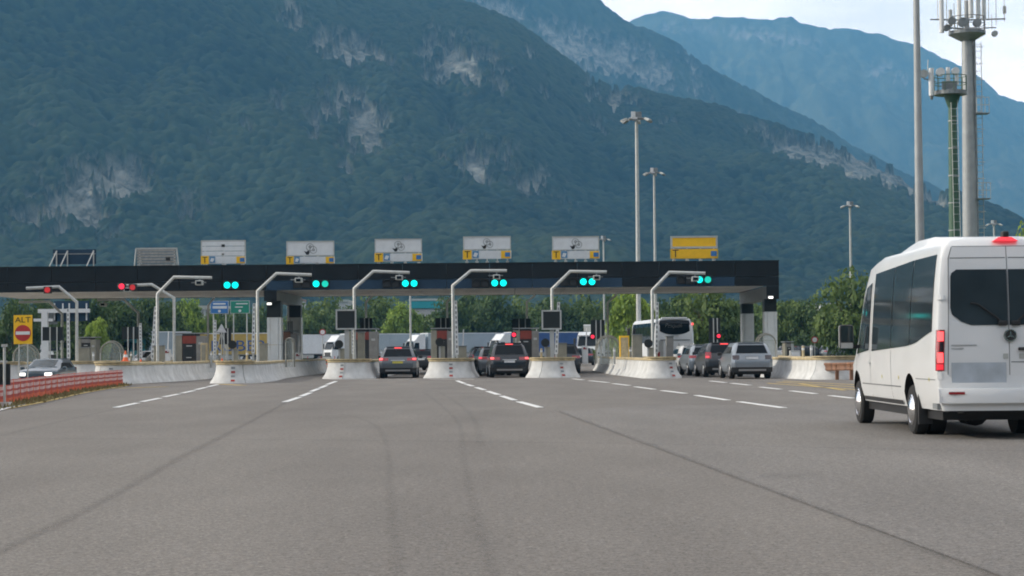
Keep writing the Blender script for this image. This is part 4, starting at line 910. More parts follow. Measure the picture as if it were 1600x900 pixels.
# ------------------------------------------------------------------ masts and towers
def lightmast(label, px, pyt, Y, r0=0.17, r1=0.09, heads=True):
    q = Wp(px, pyt, Y); t = T('light_mast', label, 'light mast', (q.x, Y, 0), 0, 'tall floodlight masts')
    MB().tube([(0, 0, 0), (0, 0, q.z*0.5), (0, 0, q.z)], [r0, (r0+r1)/2, r1], 12).build('mast', 'galv', t, smooth=50)
    if heads:
        MB().tube([(0.55*math.cos(k*math.pi/6), 0.55*math.sin(k*math.pi/6), q.z-0.25) for k in range(13)], 0.05, 6).build('ring', 'galv_dark', t)
        MB().box((0, 0, q.z-0.05), (0.7, 0.5, 0.55)).build('winch_box', 'galv_dark', t, bevel=0.03); MB().box((-0.25, -0.3, q.z+0.0), (0.3, 0.2, 0.45)).build('control_box', 'white_paint', t)
        for k in range(6):
            a = math.pi*2*k/6+0.35; M = Matrix.Translation((1.0*math.cos(a), 1.0*math.sin(a), q.z-0.38)) @ Matrix.Rotation(a, 4, 'Z') @ Matrix.Rotation(R(25), 4, 'Y')
            MB().box((0, 0, 0), (0.42, 0.34, 0.13), M=M).build('floodlight', 'galv' if k % 2 else 'galv_dark', t)
            MB().tube([(0.4*math.cos(a), 0.4*math.sin(a), q.z-0.28), (0.95*math.cos(a), 0.95*math.sin(a), q.z-0.3)], 0.035, 5).build('arm', 'galv_dark', t)
lightmast('tallest floodlight mast, rising behind the yellow and white boards', 994.5, 180, 143, 0.19, 0.11)
lightmast('second floodlight mast just right of the tallest one', 1022, 266, 205, 0.19, 0.10)
lightmast('lone floodlight mast left of the white minibus', 1328, 318, 235, 0.2, 0.11)
lightmast('short far floodlight mast beside the last white coin board', 943, 371, 300, 0.18, 0.11)
lightmast('far floodlight mast just above the minibus roof', 1553, 347, 268, 0.2, 0.12)
lightmast('thin white mast seen under the canopy over the grey hatchback', 641, 440, 210, 0.12, 0.1, heads=False)
q = Wp(1427.5, -90, 78); t = T('street_mast', 'plain tall grey lamp mast close left of the antenna towers', 'light mast', (Wp(1440, 545, 78).x, 78, 0))
MB().tube([(0, 0, 0), (0, 0, 8), (0, 0, q.z)], [0.21, 0.165, 0.11], 14).build('mast', 'mast_grey', t, smooth=50); MB().tube([(0, 0, q.z), (-1.2, 0, q.z+0.1)], 0.05, 8).build('arm', 'mast_grey', t); MB().box((-1.5, 0, q.z+0.1), (0.7, 0.3, 0.15)).build('lamp_head', 'galv', t)

def cylz(b, x, y, z0, z1, r, n=10): return b.tube([(x, y, z0), (x, y, z1)], r, n)
# tall grey antenna tower
Yt = 132; zp = Wp(1512, 52, Yt).z; x0 = Wp(1519, 545, Yt).x
t = T('antenna_tower', 'tall grey antenna tower crowned by a ring of panel antennas', 'antenna tower', (x0, Yt, 0))
MB().tube([(0, 0, 0), (0, 0, zp*0.45), (0, 0, zp-4.0), (0, 0, zp)], [0.58, 0.50, 0.40, 0.36], 20).build('mast', 'mast_grey', t, smooth=50)
MB().tube([(0.0, 0, zp-0.5), (0, 0, zp-0.1)], [0.5, 1.2], 20).build('collar', 'mast_grey', t, smooth=50); MB().tube([(0, 0, zp-0.1), (0, 0, zp+0.12)], 1.22, 20).build('platform', 'galv_dark', t)
MB().tube([(0, 0, zp-2), (0, 0, zp+2.2)], 0.16, 10).build('top_pole', 'mast_grey', t)
for zz in (0.55, 1.05):
    MB().tube([(1.2*math.cos(k*math.pi/10), 1.2*math.sin(k*math.pi/10), zp+zz) for k in range(21)], 0.03, 5).build('handrail', 'galv_dark', t)
for k in range(10): a = k*math.pi/5; MB().tube([(1.2*math.cos(a), 1.2*math.sin(a), zp+0.1), (1.2*math.cos(a), 1.2*math.sin(a), zp+1.05)], 0.03, 5).build('rail_post', 'galv_dark', t)
for sx in (-1, 1): MB().tube([(0, 0, zp+0.9), (sx*2.5, -0.3, zp+0.9)], 0.05, 6).build('outrigger', 'galv_dark', t); MB().tube([(0, 0.4, zp+0.35), (sx*1.9, -0.2, zp+0.35)], 0.04, 6).build('outrigger', 'galv_dark', t)
for x, y, z0, z1, r in ((-1.75, -0.3, 0.0, 2.2, 0.16), (0.1, -0.8, 0.9, 2.6, 0.17), (0.62, -0.6, 0.9, 3.4, 0.16), (1.05, -0.4, 0.8, 3.2, 0.15), (-0.3, 0.9, 0.9, 2.8, 0.15), (-1.2, -0.5, 0.4, 1.5, 0.12)):
    MB().tube([(x, y, zp+z0), (x, y, zp+z1)], r, 8).build('panel_antenna', 'white_paint' if r > 0.13 else 'grey_paint', t, smooth=50)
for x, z0, z1 in ((-1.4, 0.5, 3), (-0.9, 0.4, 2), (-0.5, 0.5, 2.3), (1.4, 0.8, 2.8), (1.9, 0.5, 3.2), (2.45, 0.7, 2.9), (-2.0, 0.9, 2.6), (1.6, 0.2, 1.2)):
    MB().tube([(x, -0.25, zp+z0), (x, -0.25, zp+z1)], 0.025, 5).build('whip_antenna', 'galv', t)
for x, y, z, r in ((-0.55, -1.3, 0.55, 0.32), (-1.2, -1.0, 0.7, 0.26), (0.4, -1.3, 0.5, 0.28), (1.75, -0.5, -0.1, 0.2), (-1.45, -0.6, 0.3, 0.22)):
    disc((x, y, zp+z), r, 16, 0.25).build('dish', 'galv_dark' if x < 1 else 'grey_paint', t)
MB().box((2.45, -0.3, zp+1.5), (0.2, 0.15, 0.5)).build('panel_antenna', 'grey_paint', t)
# ladder with its cage, cable run and rest platforms
lb = MB()
for sx in (0.52, 0.92): lb.tube([(sx, 0, 0.5), (sx, 0, zp-0.6)], 0.025, 5)
for k in range(int((zp-1)/0.45)): lb.box((0.72, 0, 0.8+k*0.45), (0.4, 0.03, 0.03))
o = lb.build('ladder', 'galv', t)
cg = MB()
for k in range(int(zp/1.1)):
    cg.tube([(0.72+0.33*math.cos(a), -0.34*math.sin(a), 1.5+k*1.1) for a in [math.pi*j/6 for j in range(7)]], 0.02, 4)
cg.build('ladder_cage', 'galv', t)
MB().tube([(0.45, -0.25, 0.5), (0.42, -0.2, zp-0.3)], 0.09, 6).build('cable_run', 'galv_dark', t)
for py in (178, 311):
    zz = Wp(1525, py, Yt).z; MB().box((0.85, -0.1, zz), (0.9, 0.8, 0.06)).build('rest_platform', 'galv_dark', t)
    rr = MB()
    for dx in (0.45, 0.72, 1.0, 1.28): rr.tube([(dx, -0.48, zz), (dx, -0.48, zz+1.05)], 0.02, 4)
    rr.box((0.86, -0.48, zz+1.05), (0.88, 0.04, 0.04)); rr.box((0.86, -0.48, zz+0.55), (0.88, 0.04, 0.04)); rr.build('rest_railing', 'galv', t)
# green antenna tower
Yg = 126; zp = Wp(1490, 146, Yg).z; x0 = Wp(1494, 545, Yg).x
t = T('antenna_tower', 'shorter green antenna tower with a round railed platform', 'antenna tower', (x0, Yg, 0))
n = 10; hs = zp/n
for k in range(n):
    r0 = 0.44-0.019*k; MB().tube([(0, 0, k*hs), (0, 0, (k+1)*hs-0.02)], [r0, r0-0.019], 16).build('mast_section', 'mast_green', t, smooth=50)
    MB().tube([(0, 0, (k+1)*hs-0.05), (0, 0, (k+1)*hs+0.02)], r0+0.01, 16).build('flange', 'mast_grey', t)
lb = MB()
for sx in (-0.2, 0.2): lb.tube([(sx+0.15, -0.5, 0.5), (sx+0.05, -0.32, zp)], 0.022, 5)
for k in range(int(zp/0.5)): f = k*0.5/zp; lb.box((0.15-0.1*f, -0.5+0.18*f, 0.6+k*0.5*0.96), (0.4, 0.03, 0.03))
lb.build('ladder', 'galv', t)
MB().tube([(0, 0, zp-0.9), (0, 0, zp-0.1)], [0.28, 0.55], 16).build('collar', 'mast_green', t, smooth=50)
MB().tube([(-0.12, 0, zp-0.1), (-0.12, 0, zp+0.15)], 1.05, 20).build('platform', 'galv_dark', t)
for zz in (0.6, 1.1): MB().tube([(-0.12+1.04*math.cos(k*math.pi/10), 1.04*math.sin(k*math.pi/10), zp+zz) for k in range(21)], 0.028, 5).build('handrail', 'mast_green', t)
for k in range(12): a = k*math.pi/6; MB().tube([(-0.12+1.04*math.cos(a), 1.04*math.sin(a), zp+0.1), (-0.12+1.04*math.cos(a), 1.04*math.sin(a), zp+1.1)], 0.025, 5).build('rail_post', 'mast_green', t)
for x, z0, z1, r in ((-1.42, -0.2, 1.55, 0.17), (-0.35, 0.6, 1.6, 0.13), (0.2, 0.5, 1.5, 0.12)): MB().tube([(x, -0.5, zp+z0), (x, -0.5, zp+z1)], r, 8).build('panel_antenna', 'white_paint', t, smooth=50)
MB().tube([(-1.42, -0.5, zp-0.45), (-1.42, -0.5, zp-0.2)], [0.07, 0.14], 8).build('antenna_foot', 'galv_dark', t)
for x, z, r in ((-1.9, 1.2, 0.26), (-0.85, 1.3, 0.27), (0.1, 1.35, 0.24)): disc((x, -0.7, zp+z), r, 16, 0.3).build('dish', 'grey_paint' if x < -1 else 'white_paint', t)
MB().tube([(-1.1, -0.4, zp+0.7), (-1.9, -0.5, zp+0.9)], 0.04, 5).build('outrigger', 'galv_dark', t); MB().tube([(-1.65, -0.5, zp+1.4), (-1.6, -0.5, zp+2.1)], 0.025, 5).build('whip_antenna', 'galv', t)
MB().box((-0.3, -0.6, zp+0.45), (0.9, 0.3, 0.5)).build('equipment_box', 'galv_dark', t)

# ------------------------------------------------------------------ cars
def lerp(a, b, t): return a+(b-a)*t
def pw(x, xs, ys): return float(np.interp(x, xs, ys))
def wheel(parent, x, y, r, w, side, rimr=0.66, rim='rim', spokes=8):
    """tyre > rim > spokes; side=-1 left (outer face at -x)"""
    prof = [(0.0, r*0.70), (0.0, r*0.93), (0.03, r), (w-0.03, r), (w, r*0.93), (w, r*0.70)]; n = 24
    rings = [[Vector((x+side*(-o), y+rr*math.cos(2*math.pi*k/n), r+rr*math.sin(2*math.pi*k/n))) for k in range(n)] for o, rr in prof]
    ty = MB().loft(rings, caps=True).build('wheel', 'tyre', parent, smooth=40)
    rr = r*rimr; b = MB(); xo = x+side*0.004
    b.loft([[Vector((xo-side*d, y+q*math.cos(2*math.pi*k/n), r+q*math.sin(2*math.pi*k/n))) for k in range(n)] for d, q in ((0.0, rr), (-0.012, rr*0.93), (0.05, rr*0.86))], caps=False)
    for k in range(spokes):
        a = 2*math.pi*k/spokes; M = Matrix.Translation((xo-side*0.01, y, r)) @ Matrix.Rotation(a, 4, 'X'); b.box((0, 0, rr*0.5), (0.03, rr*0.16, rr*0.9), M=M)
    b.loft([[Vector((xo-side*d, y+q*math.cos(2*math.pi*k/12), r+q*math.sin(2*math.pi*k/12))) for k in range(12)] for d, q in ((0.02, rr*0.24), (-0.02, rr*0.2))])
    b.build('rim', rim, ty, smooth=40)
    MB().loft([[Vector((xo-side*0.055, y+q*math.cos(2*math.pi*k/n), r+q*math.sin(2*math.pi*k/n))) for k in range(n)] for q in (rr*0.9, 0.01)], caps=False).build('brake_disc', 'black', ty)
    return ty

def car(label, cat, loc, yaw, paint, L=4.4, Wd=1.84, H=1.62, belt=1.02, wr=0.35, lamp='vertical', plate='plate_white', brake=None, cladding=True, rail=False, third=True, oncoming=False, roofcol=None, group=None, plate_z=0.78, tail=0.42, name='parked_car', detail=True):
    t = T(name, label, cat, loc, yaw, group); w = Wd/2
    zs = [0.30, 0.52, 0.78, belt, H-0.16, H-0.045, H]
    xs = [0.93, 0.985, 1.0, 0.955, 0.79, 0.69, 0.0]
    yr = lambda z: pw(z, [0.3, 0.55, 0.8, belt, H-0.05, H], [0.07, 0.0, 0.02, 0.10, tail, tail+0.10])
    cowl = belt+0.05
    def sec(y, kind, f=1.0, drop=0.0):
        if kind == 'cab': z = zs; xx = xs
        elif kind == 'cowl': z = [zs[0], zs[1], zs[2], belt-0.03, cowl, cowl+0.01, cowl+0.02]; xx = xs[:3]+[0.95, 0.84, 0.6, 0]
        else: z = [zs[0], zs[1], min(zs[2], 0.74-drop), 0.90-drop, 0.955-drop, 0.98-drop, 0.99-drop]; xx = [0.90, 0.97, 0.985, 0.93, 0.82, 0.55, 0]
        return [(xx[j]*w*f, y, z[j]) for j in range(7)]
    S_ = []
    S_.append([(x*0.84, yr(z), z) for x, _, z in sec(0, 'cab')])
    S_.append([(x, yr(z)+0.10, z) for x, _, z in sec(0, 'cab')])
    S_.append(sec(0.26*L, 'cab')); S_.append(sec(0.44*L, 'cab')); S_.append(sec(0.52*L, 'cab', 0.995)); S_.append(sec(0.70*L, 'cowl'))
    S_.append(sec(0.78*L, 'hood')); S_.append(sec(0.93*L, 'hood', 0.97, 0.06)); S_.append([(x*0.9, y, z) for x, y, z in sec(0.985*L, 'hood', 0.95, 0.14)]); S_.append([(x*0.6, L, max(0.32, z*0.93)) for x, y, z in sec(L, 'hood', 0.9, 0.2)])
    rings = []
    for s in S_: rings.append([Vector(p) for p in s] + [Vector((-x, y, z)) for x, y, z in reversed(s[:-1])])
    m = MB(); n = len(rings[0])
    m.loft(rings, caps=False, closed=False)
    # rear face strips (bulge free), nose cap, floor
    def cap(r, mi=0):
        m.loft([[r[j] for j in range(7)], [r[n-1-j] if j < 6 else r[6] for j in range(7)]], mi, caps=False, closed=False)
    cap(rings[0]); cap(rings[-1])
    m.loft([[r[0] for r in rings], [r[-1] for r in rings]], caps=False, closed=False)
    body = m.build('body', paint, t, smooth=38)
    xz = lambda z: pw(z, zs[:6], [v*w for v in xs[:6]])
    def rear(x0, x1, z0, z1, off, nx=6, nz=3, f=None):
        rows = []
        for i in range(nz+1):
            z = lerp(z0, z1, i/nz); row = []
            for k in range(nx+1):
                u = lerp(x0, x1, k/nx)
                if f: u = f(u, z)
                e = xz(z)*0.84; y = yr(z)-off
                if abs(u) > e: y += 0.10*min(1, (abs(u)-e)/max(0.01, xz(z)*0.16)); u = math.copysign(abs(u)+off*0.7, u)
                row.append(Vector((u, y, z)))
            rows.append(row)
        return MB().grid(rows)
    gw = 0.80*w
    rear(-1, 1, belt+0.06, H-0.13, 0.012, 8, 4, f=lambda u, z: u*(xz(z)*0.84-0.02)).build('rear_window', 'glass', t, smooth=True)
    # side glass: front and rear panes on each side
    for s in (-1, 1):
        for (y00, y01, y10, y11) in ((0.14*L, 0.30*L, 0.20*L, 0.30*L), (0.315*L, 0.47*L, 0.315*L, 0.47*L), (0.485*L, 0.655*L, 0.485*L, 0.545*L)):
            rows = []
            for i in range(4):
                v = i/3; z = lerp(belt+0.05, H-0.20, v); rows.append([Vector((s*(xz(z)+0.010), lerp(lerp(y00, y10, v), lerp(y01, y11, v), k/3), z)) for k in range(4)])
            MB().grid(rows).build('side_window', 'glass', t, smooth=True)
    # windscreen
    a, b = [Vector(p) for p in S_[5][4:]], [Vector(p) for p in S_[4][4:]]
    nrm = Vector((0, 0.5, 0.8))*0.012
    ws = MB(); rw = []
    for v in (0.08, 0.5, 0.9):
        row = [a[j].lerp(b[j], v)+nrm for j in range(3)]; row = row+[Vector((-p.x, p.y, p.z)) for p in reversed(row[:-1])]; rw.append([Vector((p.x*0.94, p.y, p.z)) for p in row])
    ws.grid(rw).build('windscreen', 'glass_light' if oncoming else 'glass', t, smooth=True)
    # lamps
    lm = {None: 'lens_dark', 'off': 'lens_red', 'on': 'brake', 'hot': 'brake_hot'}[brake]
    for s in (-1, 1):
        if lamp == 'vertical': q = rear(s*0.70*w, s*0.985*w, 0.86, belt+0.10, 0.014, 4, 3)
        elif lamp == 'wide': q = rear(s*0.50*w, s*0.985*w, 0.86, 1.0, 0.014, 6, 2)
        elif lamp == 'square': q = rear(s*0.62*w, s*0.93*w, 0.84, 1.02, 0.014, 4, 2)
        else: q = rear(s*0.66*w, s*0.985*w, 0.88, 1.02, 0.014, 5, 2)
        lo = q.build('tail_lamp', 'lens_red' if brake in ('on', 'hot') else lm, t, smooth=True)
        if brake in ('on', 'hot'):
            rear(s*0.80*w, s*0.965*w, 0.90, 0.985, 0.022, 3, 2).build('lamp_glow', 'brake_hot' if brake == 'hot' else 'brake', lo, smooth=True)
        if oncoming or detail:
            hl = MB().grid([[Vector((s*lerp(0.50, 0.86, k/3)*w, L+0.015-0.085*k/3, z)) for k in range(4)] for z in (0.62, 0.76)]); hl.build('headlight', 'lamp_white' if oncoming else 'glass_light', t)
        mi = MB().box((s*(w+0.10), 0.655*L, belt+0.04), (0.20, 0.12, 0.14)); mi.build('mirror', paint if not cladding else 'black_plastic', t, bevel=0.03)
    if third:
        MB().box((0, yr(H-0.05)-0.04, H-0.07), (0.36, 0.05, 0.035)).build('third_brake_lamp', 'brake_hot' if brake in ('on', 'hot') else 'lens_red', t)
    MB().box((0, yr(H-0.03)+0.06, H-0.015), (w*1.30, 0.28, 0.035)).build('spoiler', roofcol or paint, t, bevel=0.01)
    # bumper, cladding, plate
    if cladding:
        rear(-0.97*w, 0.97*w, 0.29, 0.50, 0.02, 10, 2).build('bumper', 'black_plastic', t, smooth=True)
        rear(-0.66*w, 0.66*w, 0.34, 0.42, 0.035, 6, 1).build('skid_plate', 'silver_trim', t)
    else:
        rear(-0.80*w, 0.80*w, 0.29, 0.40, 0.018, 8, 1).build('bumper', 'black_plastic', t)
    pl = rear(-0.26, 0.26, plate_z-0.055, plate_z+0.055, 0.022, 2, 1).build('number_plate', plate, t)
    rear(-0.34, 0.34, plate_z+0.075, plate_z+0.11, 0.026, 2, 1).build('tailgate_trim', 'silver_trim' if lamp != 'square' else paint, t)
    bw = MB().grid([[Vector((s_*w*0.7, L*0.992+0.015, z)) for s_ in (-1, 0, 1)] for z in (0.42, 0.62)]); bw.build('grille', 'black_plastic', t)
    if oncoming: MB().box((0, L+0.02, 0.47), (0.5, 0.02, 0.11)).build('number_plate', plate, t)
    for s in (-1, 1):
        for y in (0.19*L, 0.80*L):
            n2 = 16; ra = wr*1.16
            pts = [Vector((s*(w*0.955+0.02), y+ra*math.cos(math.pi*k/n2), wr+ra*math.sin(math.pi*k/n2))) for k in range(n2+1)] + [Vector((s*(w*0.955+0.02), y-ra, 0.29)), Vector((s*(w*0.955+0.02), y+ra, 0.29))]
            MB().prism(pts, (s*0.012, 0, 0)).build('wheel_arch', 'black_plastic', t)
            wheel(t, s*(w*0.99), y, wr, 0.22, s, spokes=10)
    MB().box((0, L*0.5, 0.25), (Wd*0.86, L*0.86, 0.12)).build('underbody', 'black', t)
    if rail:
        for s in (-1, 1): MB().tube([(s*0.62*w, 0.16*L, H-0.01), (s*0.62*w, 0.18*L, H+0.045), (s*0.62*w, 0.48*L, H+0.045), (s*0.62*w, 0.50*L, H-0.02)], 0.02, 6).build('roof_rail', 'silver_trim', t)
    wv = rear(0.02, 0.30, belt+0.075, belt+0.095, 0.02, 2, 1); wv.build('rear_wiper', 'black', t)
    return t
def on_ground(px, Y): return (Wp(px, 590, Y).x, Y, 0)
Q = 'cars queuing at the toll lanes'
car('grey hatchback with yellow plate and glowing brake lamps alone in its lane', 'car', on_ground(621.5, 97.6), R(0.5), 'paint_grey', 4.37, 1.84, 1.56, 1.0, 0.34, 'wide', 'plate_yellow', 'hot', True, group=Q, tail=0.55)
car('black crossover with silver bumper bar and lit brake lamps, last of its queue', 'car', on_ground(796.5, 96.2), R(3.6), 'paint_black', 4.6, 1.88, 1.69, 1.06, 0.37, 'wide', 'plate_white', 'hot', True, True, group=Q, tail=0.38)
car('dark grey car squeezed between the black crossover and the car ahead', 'car', on_ground(775, 103.5), R(7.5), 'paint_grey', 4.3, 1.80, 1.52, 0.98, 0.33, 'wide', 'plate_white', 'on', False, group=Q, tail=0.5)
car('dark hatchback foremost in the dark car queue beside the island', 'car', on_ground(759, 108.2), R(4), 'paint_black', 4.3, 1.80, 1.55, 1.0, 0.33, 'vertical', 'plate_white', 'on', False, group=Q, tail=0.5)
car('dark car half hidden by the nose of the island with the right dark screen', 'car', on_ground(881, 110.5), R(-2), 'paint_dark', 4.5, 1.86, 1.66, 1.04, 0.36, 'wide', 'plate_white', 'off', True, group=Q, tail=0.35)
car('silver crossover with dark lower bumper nearest the sunlit island, last in its lane', 'car', on_ground(1176, 85.2), R(3.0), 'paint_silver', 4.1, 1.80, 1.58, 1.04, 0.36, 'square', 'plate_white', None, True, group=Q, tail=0.40, third=False, plate_z=0.90)
car('dark grey crossover with lit brake lamps beside the silver crossover', 'car', on_ground(1134, 91.2), R(3.0), 'paint_dark', 4.4, 1.84, 1.60, 1.06, 0.35, 'vertical', 'plate_white', 'on', True, group=Q, tail=0.42, plate_z=0.72)
car('silver estate in front of the dark grey crossover', 'car', on_ground(1106, 96.8), R(3.0), 'paint_silver', 4.5, 1.80, 1.52, 1.0, 0.33, 'wide', 'plate_white', 'off', False, True, group=Q, tail=0.35)
car('white estate foremost beside the nose of the coach island', 'car', on_ground(1087, 102.5), R(3.0), 'paint_white', 4.4, 1.80, 1.52, 1.0, 0.33, 'wide', 'plate_white', 'off', False, group=Q, tail=0.4)
car('dark hatchback driving off beyond the plaza past the grey hatchback', 'car', on_ground(658, 137), R(-14), 'paint_dark', 4.2, 1.78, 1.48, 0.98, 0.32, 'wide', 'plate_white', 'off', False, tail=0.45)
car('dark car far off right of the lorry with tan curtain edge', 'car', on_ground(911, 172), R(-10), 'paint_dark', 4.3, 1.8, 1.5, 1.0, 0.33, 'wide', 'plate_white', 'off', False, tail=0.45)
car('slate blue hatchback driving towards us with headlights on behind the net', 'car', (Wp(91, 590, 97).x, 97.2, -0.3), R(178), 'paint_slate', 4.3, 1.82, 1.42, 0.93, 0.33, 'wide', 'plate_white', 'off', False, oncoming=True)
t2 = car('small white car beyond the leftmost island cabinet', 'car', on_ground(262, 125), R(150), 'paint_white', 3.9, 1.7, 1.5, 0.98, 0.31, 'wide', 'plate_white', 'off', False)

# ------------------------------------------------------------------ white minibus
VX, VY = 6.83, 27.25
van = T('minibus', 'white minibus with dark glass and lit red tail lamps on the right', 'minibus', (VX, VY, 0)); VW = 1.0; VL = 7.15
vz = [0.40, 0.62, 0.95, 1.20, 1.45, 1.80, 2.20, 2.50, 2.66, 2.755, 2.79, 2.80]
vx = [0.93, 0.985, 1.0, 1.0, 0.985, 0.965, 0.935, 0.90, 0.86, 0.77, 0.50, 0.0]
vxs = lambda z: pw(z, vz, [v*VW for v in vx])
vyr = lambda z: pw(z, [0.4, 0.66, 0.72, 1.2, 2.0, 2.6, 2.72, 2.8], [0.02, 0.0, 0.05, 0.045, 0.09, 0.15, 0.19, 0.30])
# heights of the section shrink towards the nose
def vtop(y): return pw(y, [0, 4.9, 5.7, 6.1, 6.5, 6.9, 7.3, 7.5], [2.80, 2.78, 2.70, 2.42, 1.80, 1.26, 1.08, 0.80])
def vwid(y): return pw(y, [0, 5.5, 6.3, 7.0, 7.32, 7.5], [1, 1, 0.995, 0.97, 0.86, 0.6])
def vsec(y):
    top = vtop(y); f = vwid(y); out = []
    for z, x in zip(vz, vx):
        zz = z if top >= 2.79 else (0.40+(z-0.40)*(top-0.40)/2.40 if z > 0.95 or top < 0.95 else z)
        if top < 2.79 and z > 0.95: zz = max(0.95, 0.95+(z-0.95)*(top-0.95)/1.85) if top > 0.95 else zz
        xx = x if top > 2.6 else min(x, 1.0)
        out.append(Vector((xx*f*VW, y, zz)))
    return out
ys = [0.14, 0.5, 1.0, 1.5, 2.0, 2.5, 3.0, 3.5, 4.0, 4.6, 4.9, 5.35, 5.7, 5.9, 6.1, 6.3, 6.5, 6.7, 6.9, 7.1, 7.3, 7.43, 7.5]
secs = [[Vector((x*0.93 if x else 0, vyr(z), z)) for z, x in zip(vz, vx)], [Vector((x*0.985, vyr(z)+0.03, z)) for z, x in zip(vz, vx)], [Vector((x, vyr(z)+0.11, z)) for z, x in zip(vz, vx)]]
secs += [vsec(y) for y in ys[1:]]
rings = [s + [Vector((-p.x, p.y, p.z)) for p in reversed(s[:-1])] for s in secs]
m = MB(); n = len(rings[0]); nh = len(vz); m.loft(rings, caps=False, closed=False)
for r_ in (rings[0], rings[-1]): m.loft([[r_[j] for j in range(nh)], [r_[n-1-j] if j < nh-1 else r_[nh-1] for j in range(nh)]], caps=False, closed=False)
m.loft([[r_[0] for r_ in rings], [r_[-1] for r_ in rings]], caps=False, closed=False)
vb = m.build('body', 'van_white', van, smooth=42)
bm = bmesh.new(); bm.from_mesh(vb.data); bmesh.ops.remove_doubles(bm, verts=bm.verts, dist=1e-4); bmesh.ops.recalc_face_normals(bm, faces=bm.faces); bm.to_mesh(vb.data); bm.free()
# wheel arches cut out of the body
WY = (1.98, 6.48); WR = 0.365
vb.data.materials.append(MATS['black'])
for wy in WY:
    n2 = 28; ra = 0.485
    for s in (-1, 1):
        pts = [Vector((s*0.55, wy+ra*math.cos(2*math.pi*k/n2)*1.0, WR+0.02+ra*math.sin(2*math.pi*k/n2)*1.06)) for k in range(n2)]
        c = MB().prism(pts, (s*0.7, 0, 0)).build('arch_cutter', 'black'); c.parent = van
        md = vb.modifiers.new('cut', 'BOOLEAN'); md.object = c; md.operation = 'DIFFERENCE'; md.solver = 'EXACT'
        dg = bpy.context.evaluated_depsgraph_get(); me2 = bpy.data.meshes.new_from_object(vb.evaluated_get(dg)); vb.modifiers.clear(); old = vb.data; vb.data = me2; me2.name = 'body'; bpy.data.objects.remove(c)
bm = bmesh.new(); bm.from_mesh(vb.data)
for f in bm.faces:
    c = f.calc_center_median()
    inside = any(abs(math.hypot(c.y-wy, (c.z-WR-0.02)/1.06)-0.485) < 0.03 for wy in WY) and abs(f.normal.x) < 0.3 and c.z < 1.0
    f.material_index = 1 if (abs(abs(c.x)-0.55) < 0.01 and abs(f.normal.x) > 0.9) or (inside and abs(c.x) < 0.93) else 0
bm.to_mesh(vb.data); bm.free(); vb.data.polygons.foreach_set('use_smooth', [True]*len(vb.data.polygons)); vb.data.set_sharp_from_angle(angle=R(35))
def vside(s, yz0, yz1, off, ny=6, nz=6):
    """panel on a side: yz0 = [(y, z)] along the lower edge, yz1 along the upper edge"""
    rows = []
    for i in range(nz+1):
        row = []
        for k in range(ny+1):
            u = k/ny; q0 = pw(u, np.linspace(0, 1, len(yz0)), [p[0] for p in yz0]), pw(u, np.linspace(0, 1, len(yz0)), [p[1] for p in yz0])
            q1 = pw(u, np.linspace(0, 1, len(yz1)), [p[0] for p in yz1]), pw(u, np.linspace(0, 1, len(yz1)), [p[1] for p in yz1])
            y = lerp(q0[0], q1[0], i/nz); z = lerp(q0[1], q1[1], i/nz)
            top = vtop(y); ze = z if top >= 2.79 or z < 0.95 else 0.95+(z-0.95)*1.85/max(0.3, top-0.95)
            row.append(Vector((s*(vxs(min(ze, 2.78))*vwid(y)+off), y, z)))
        rows.append(row)
    return MB().grid(rows)
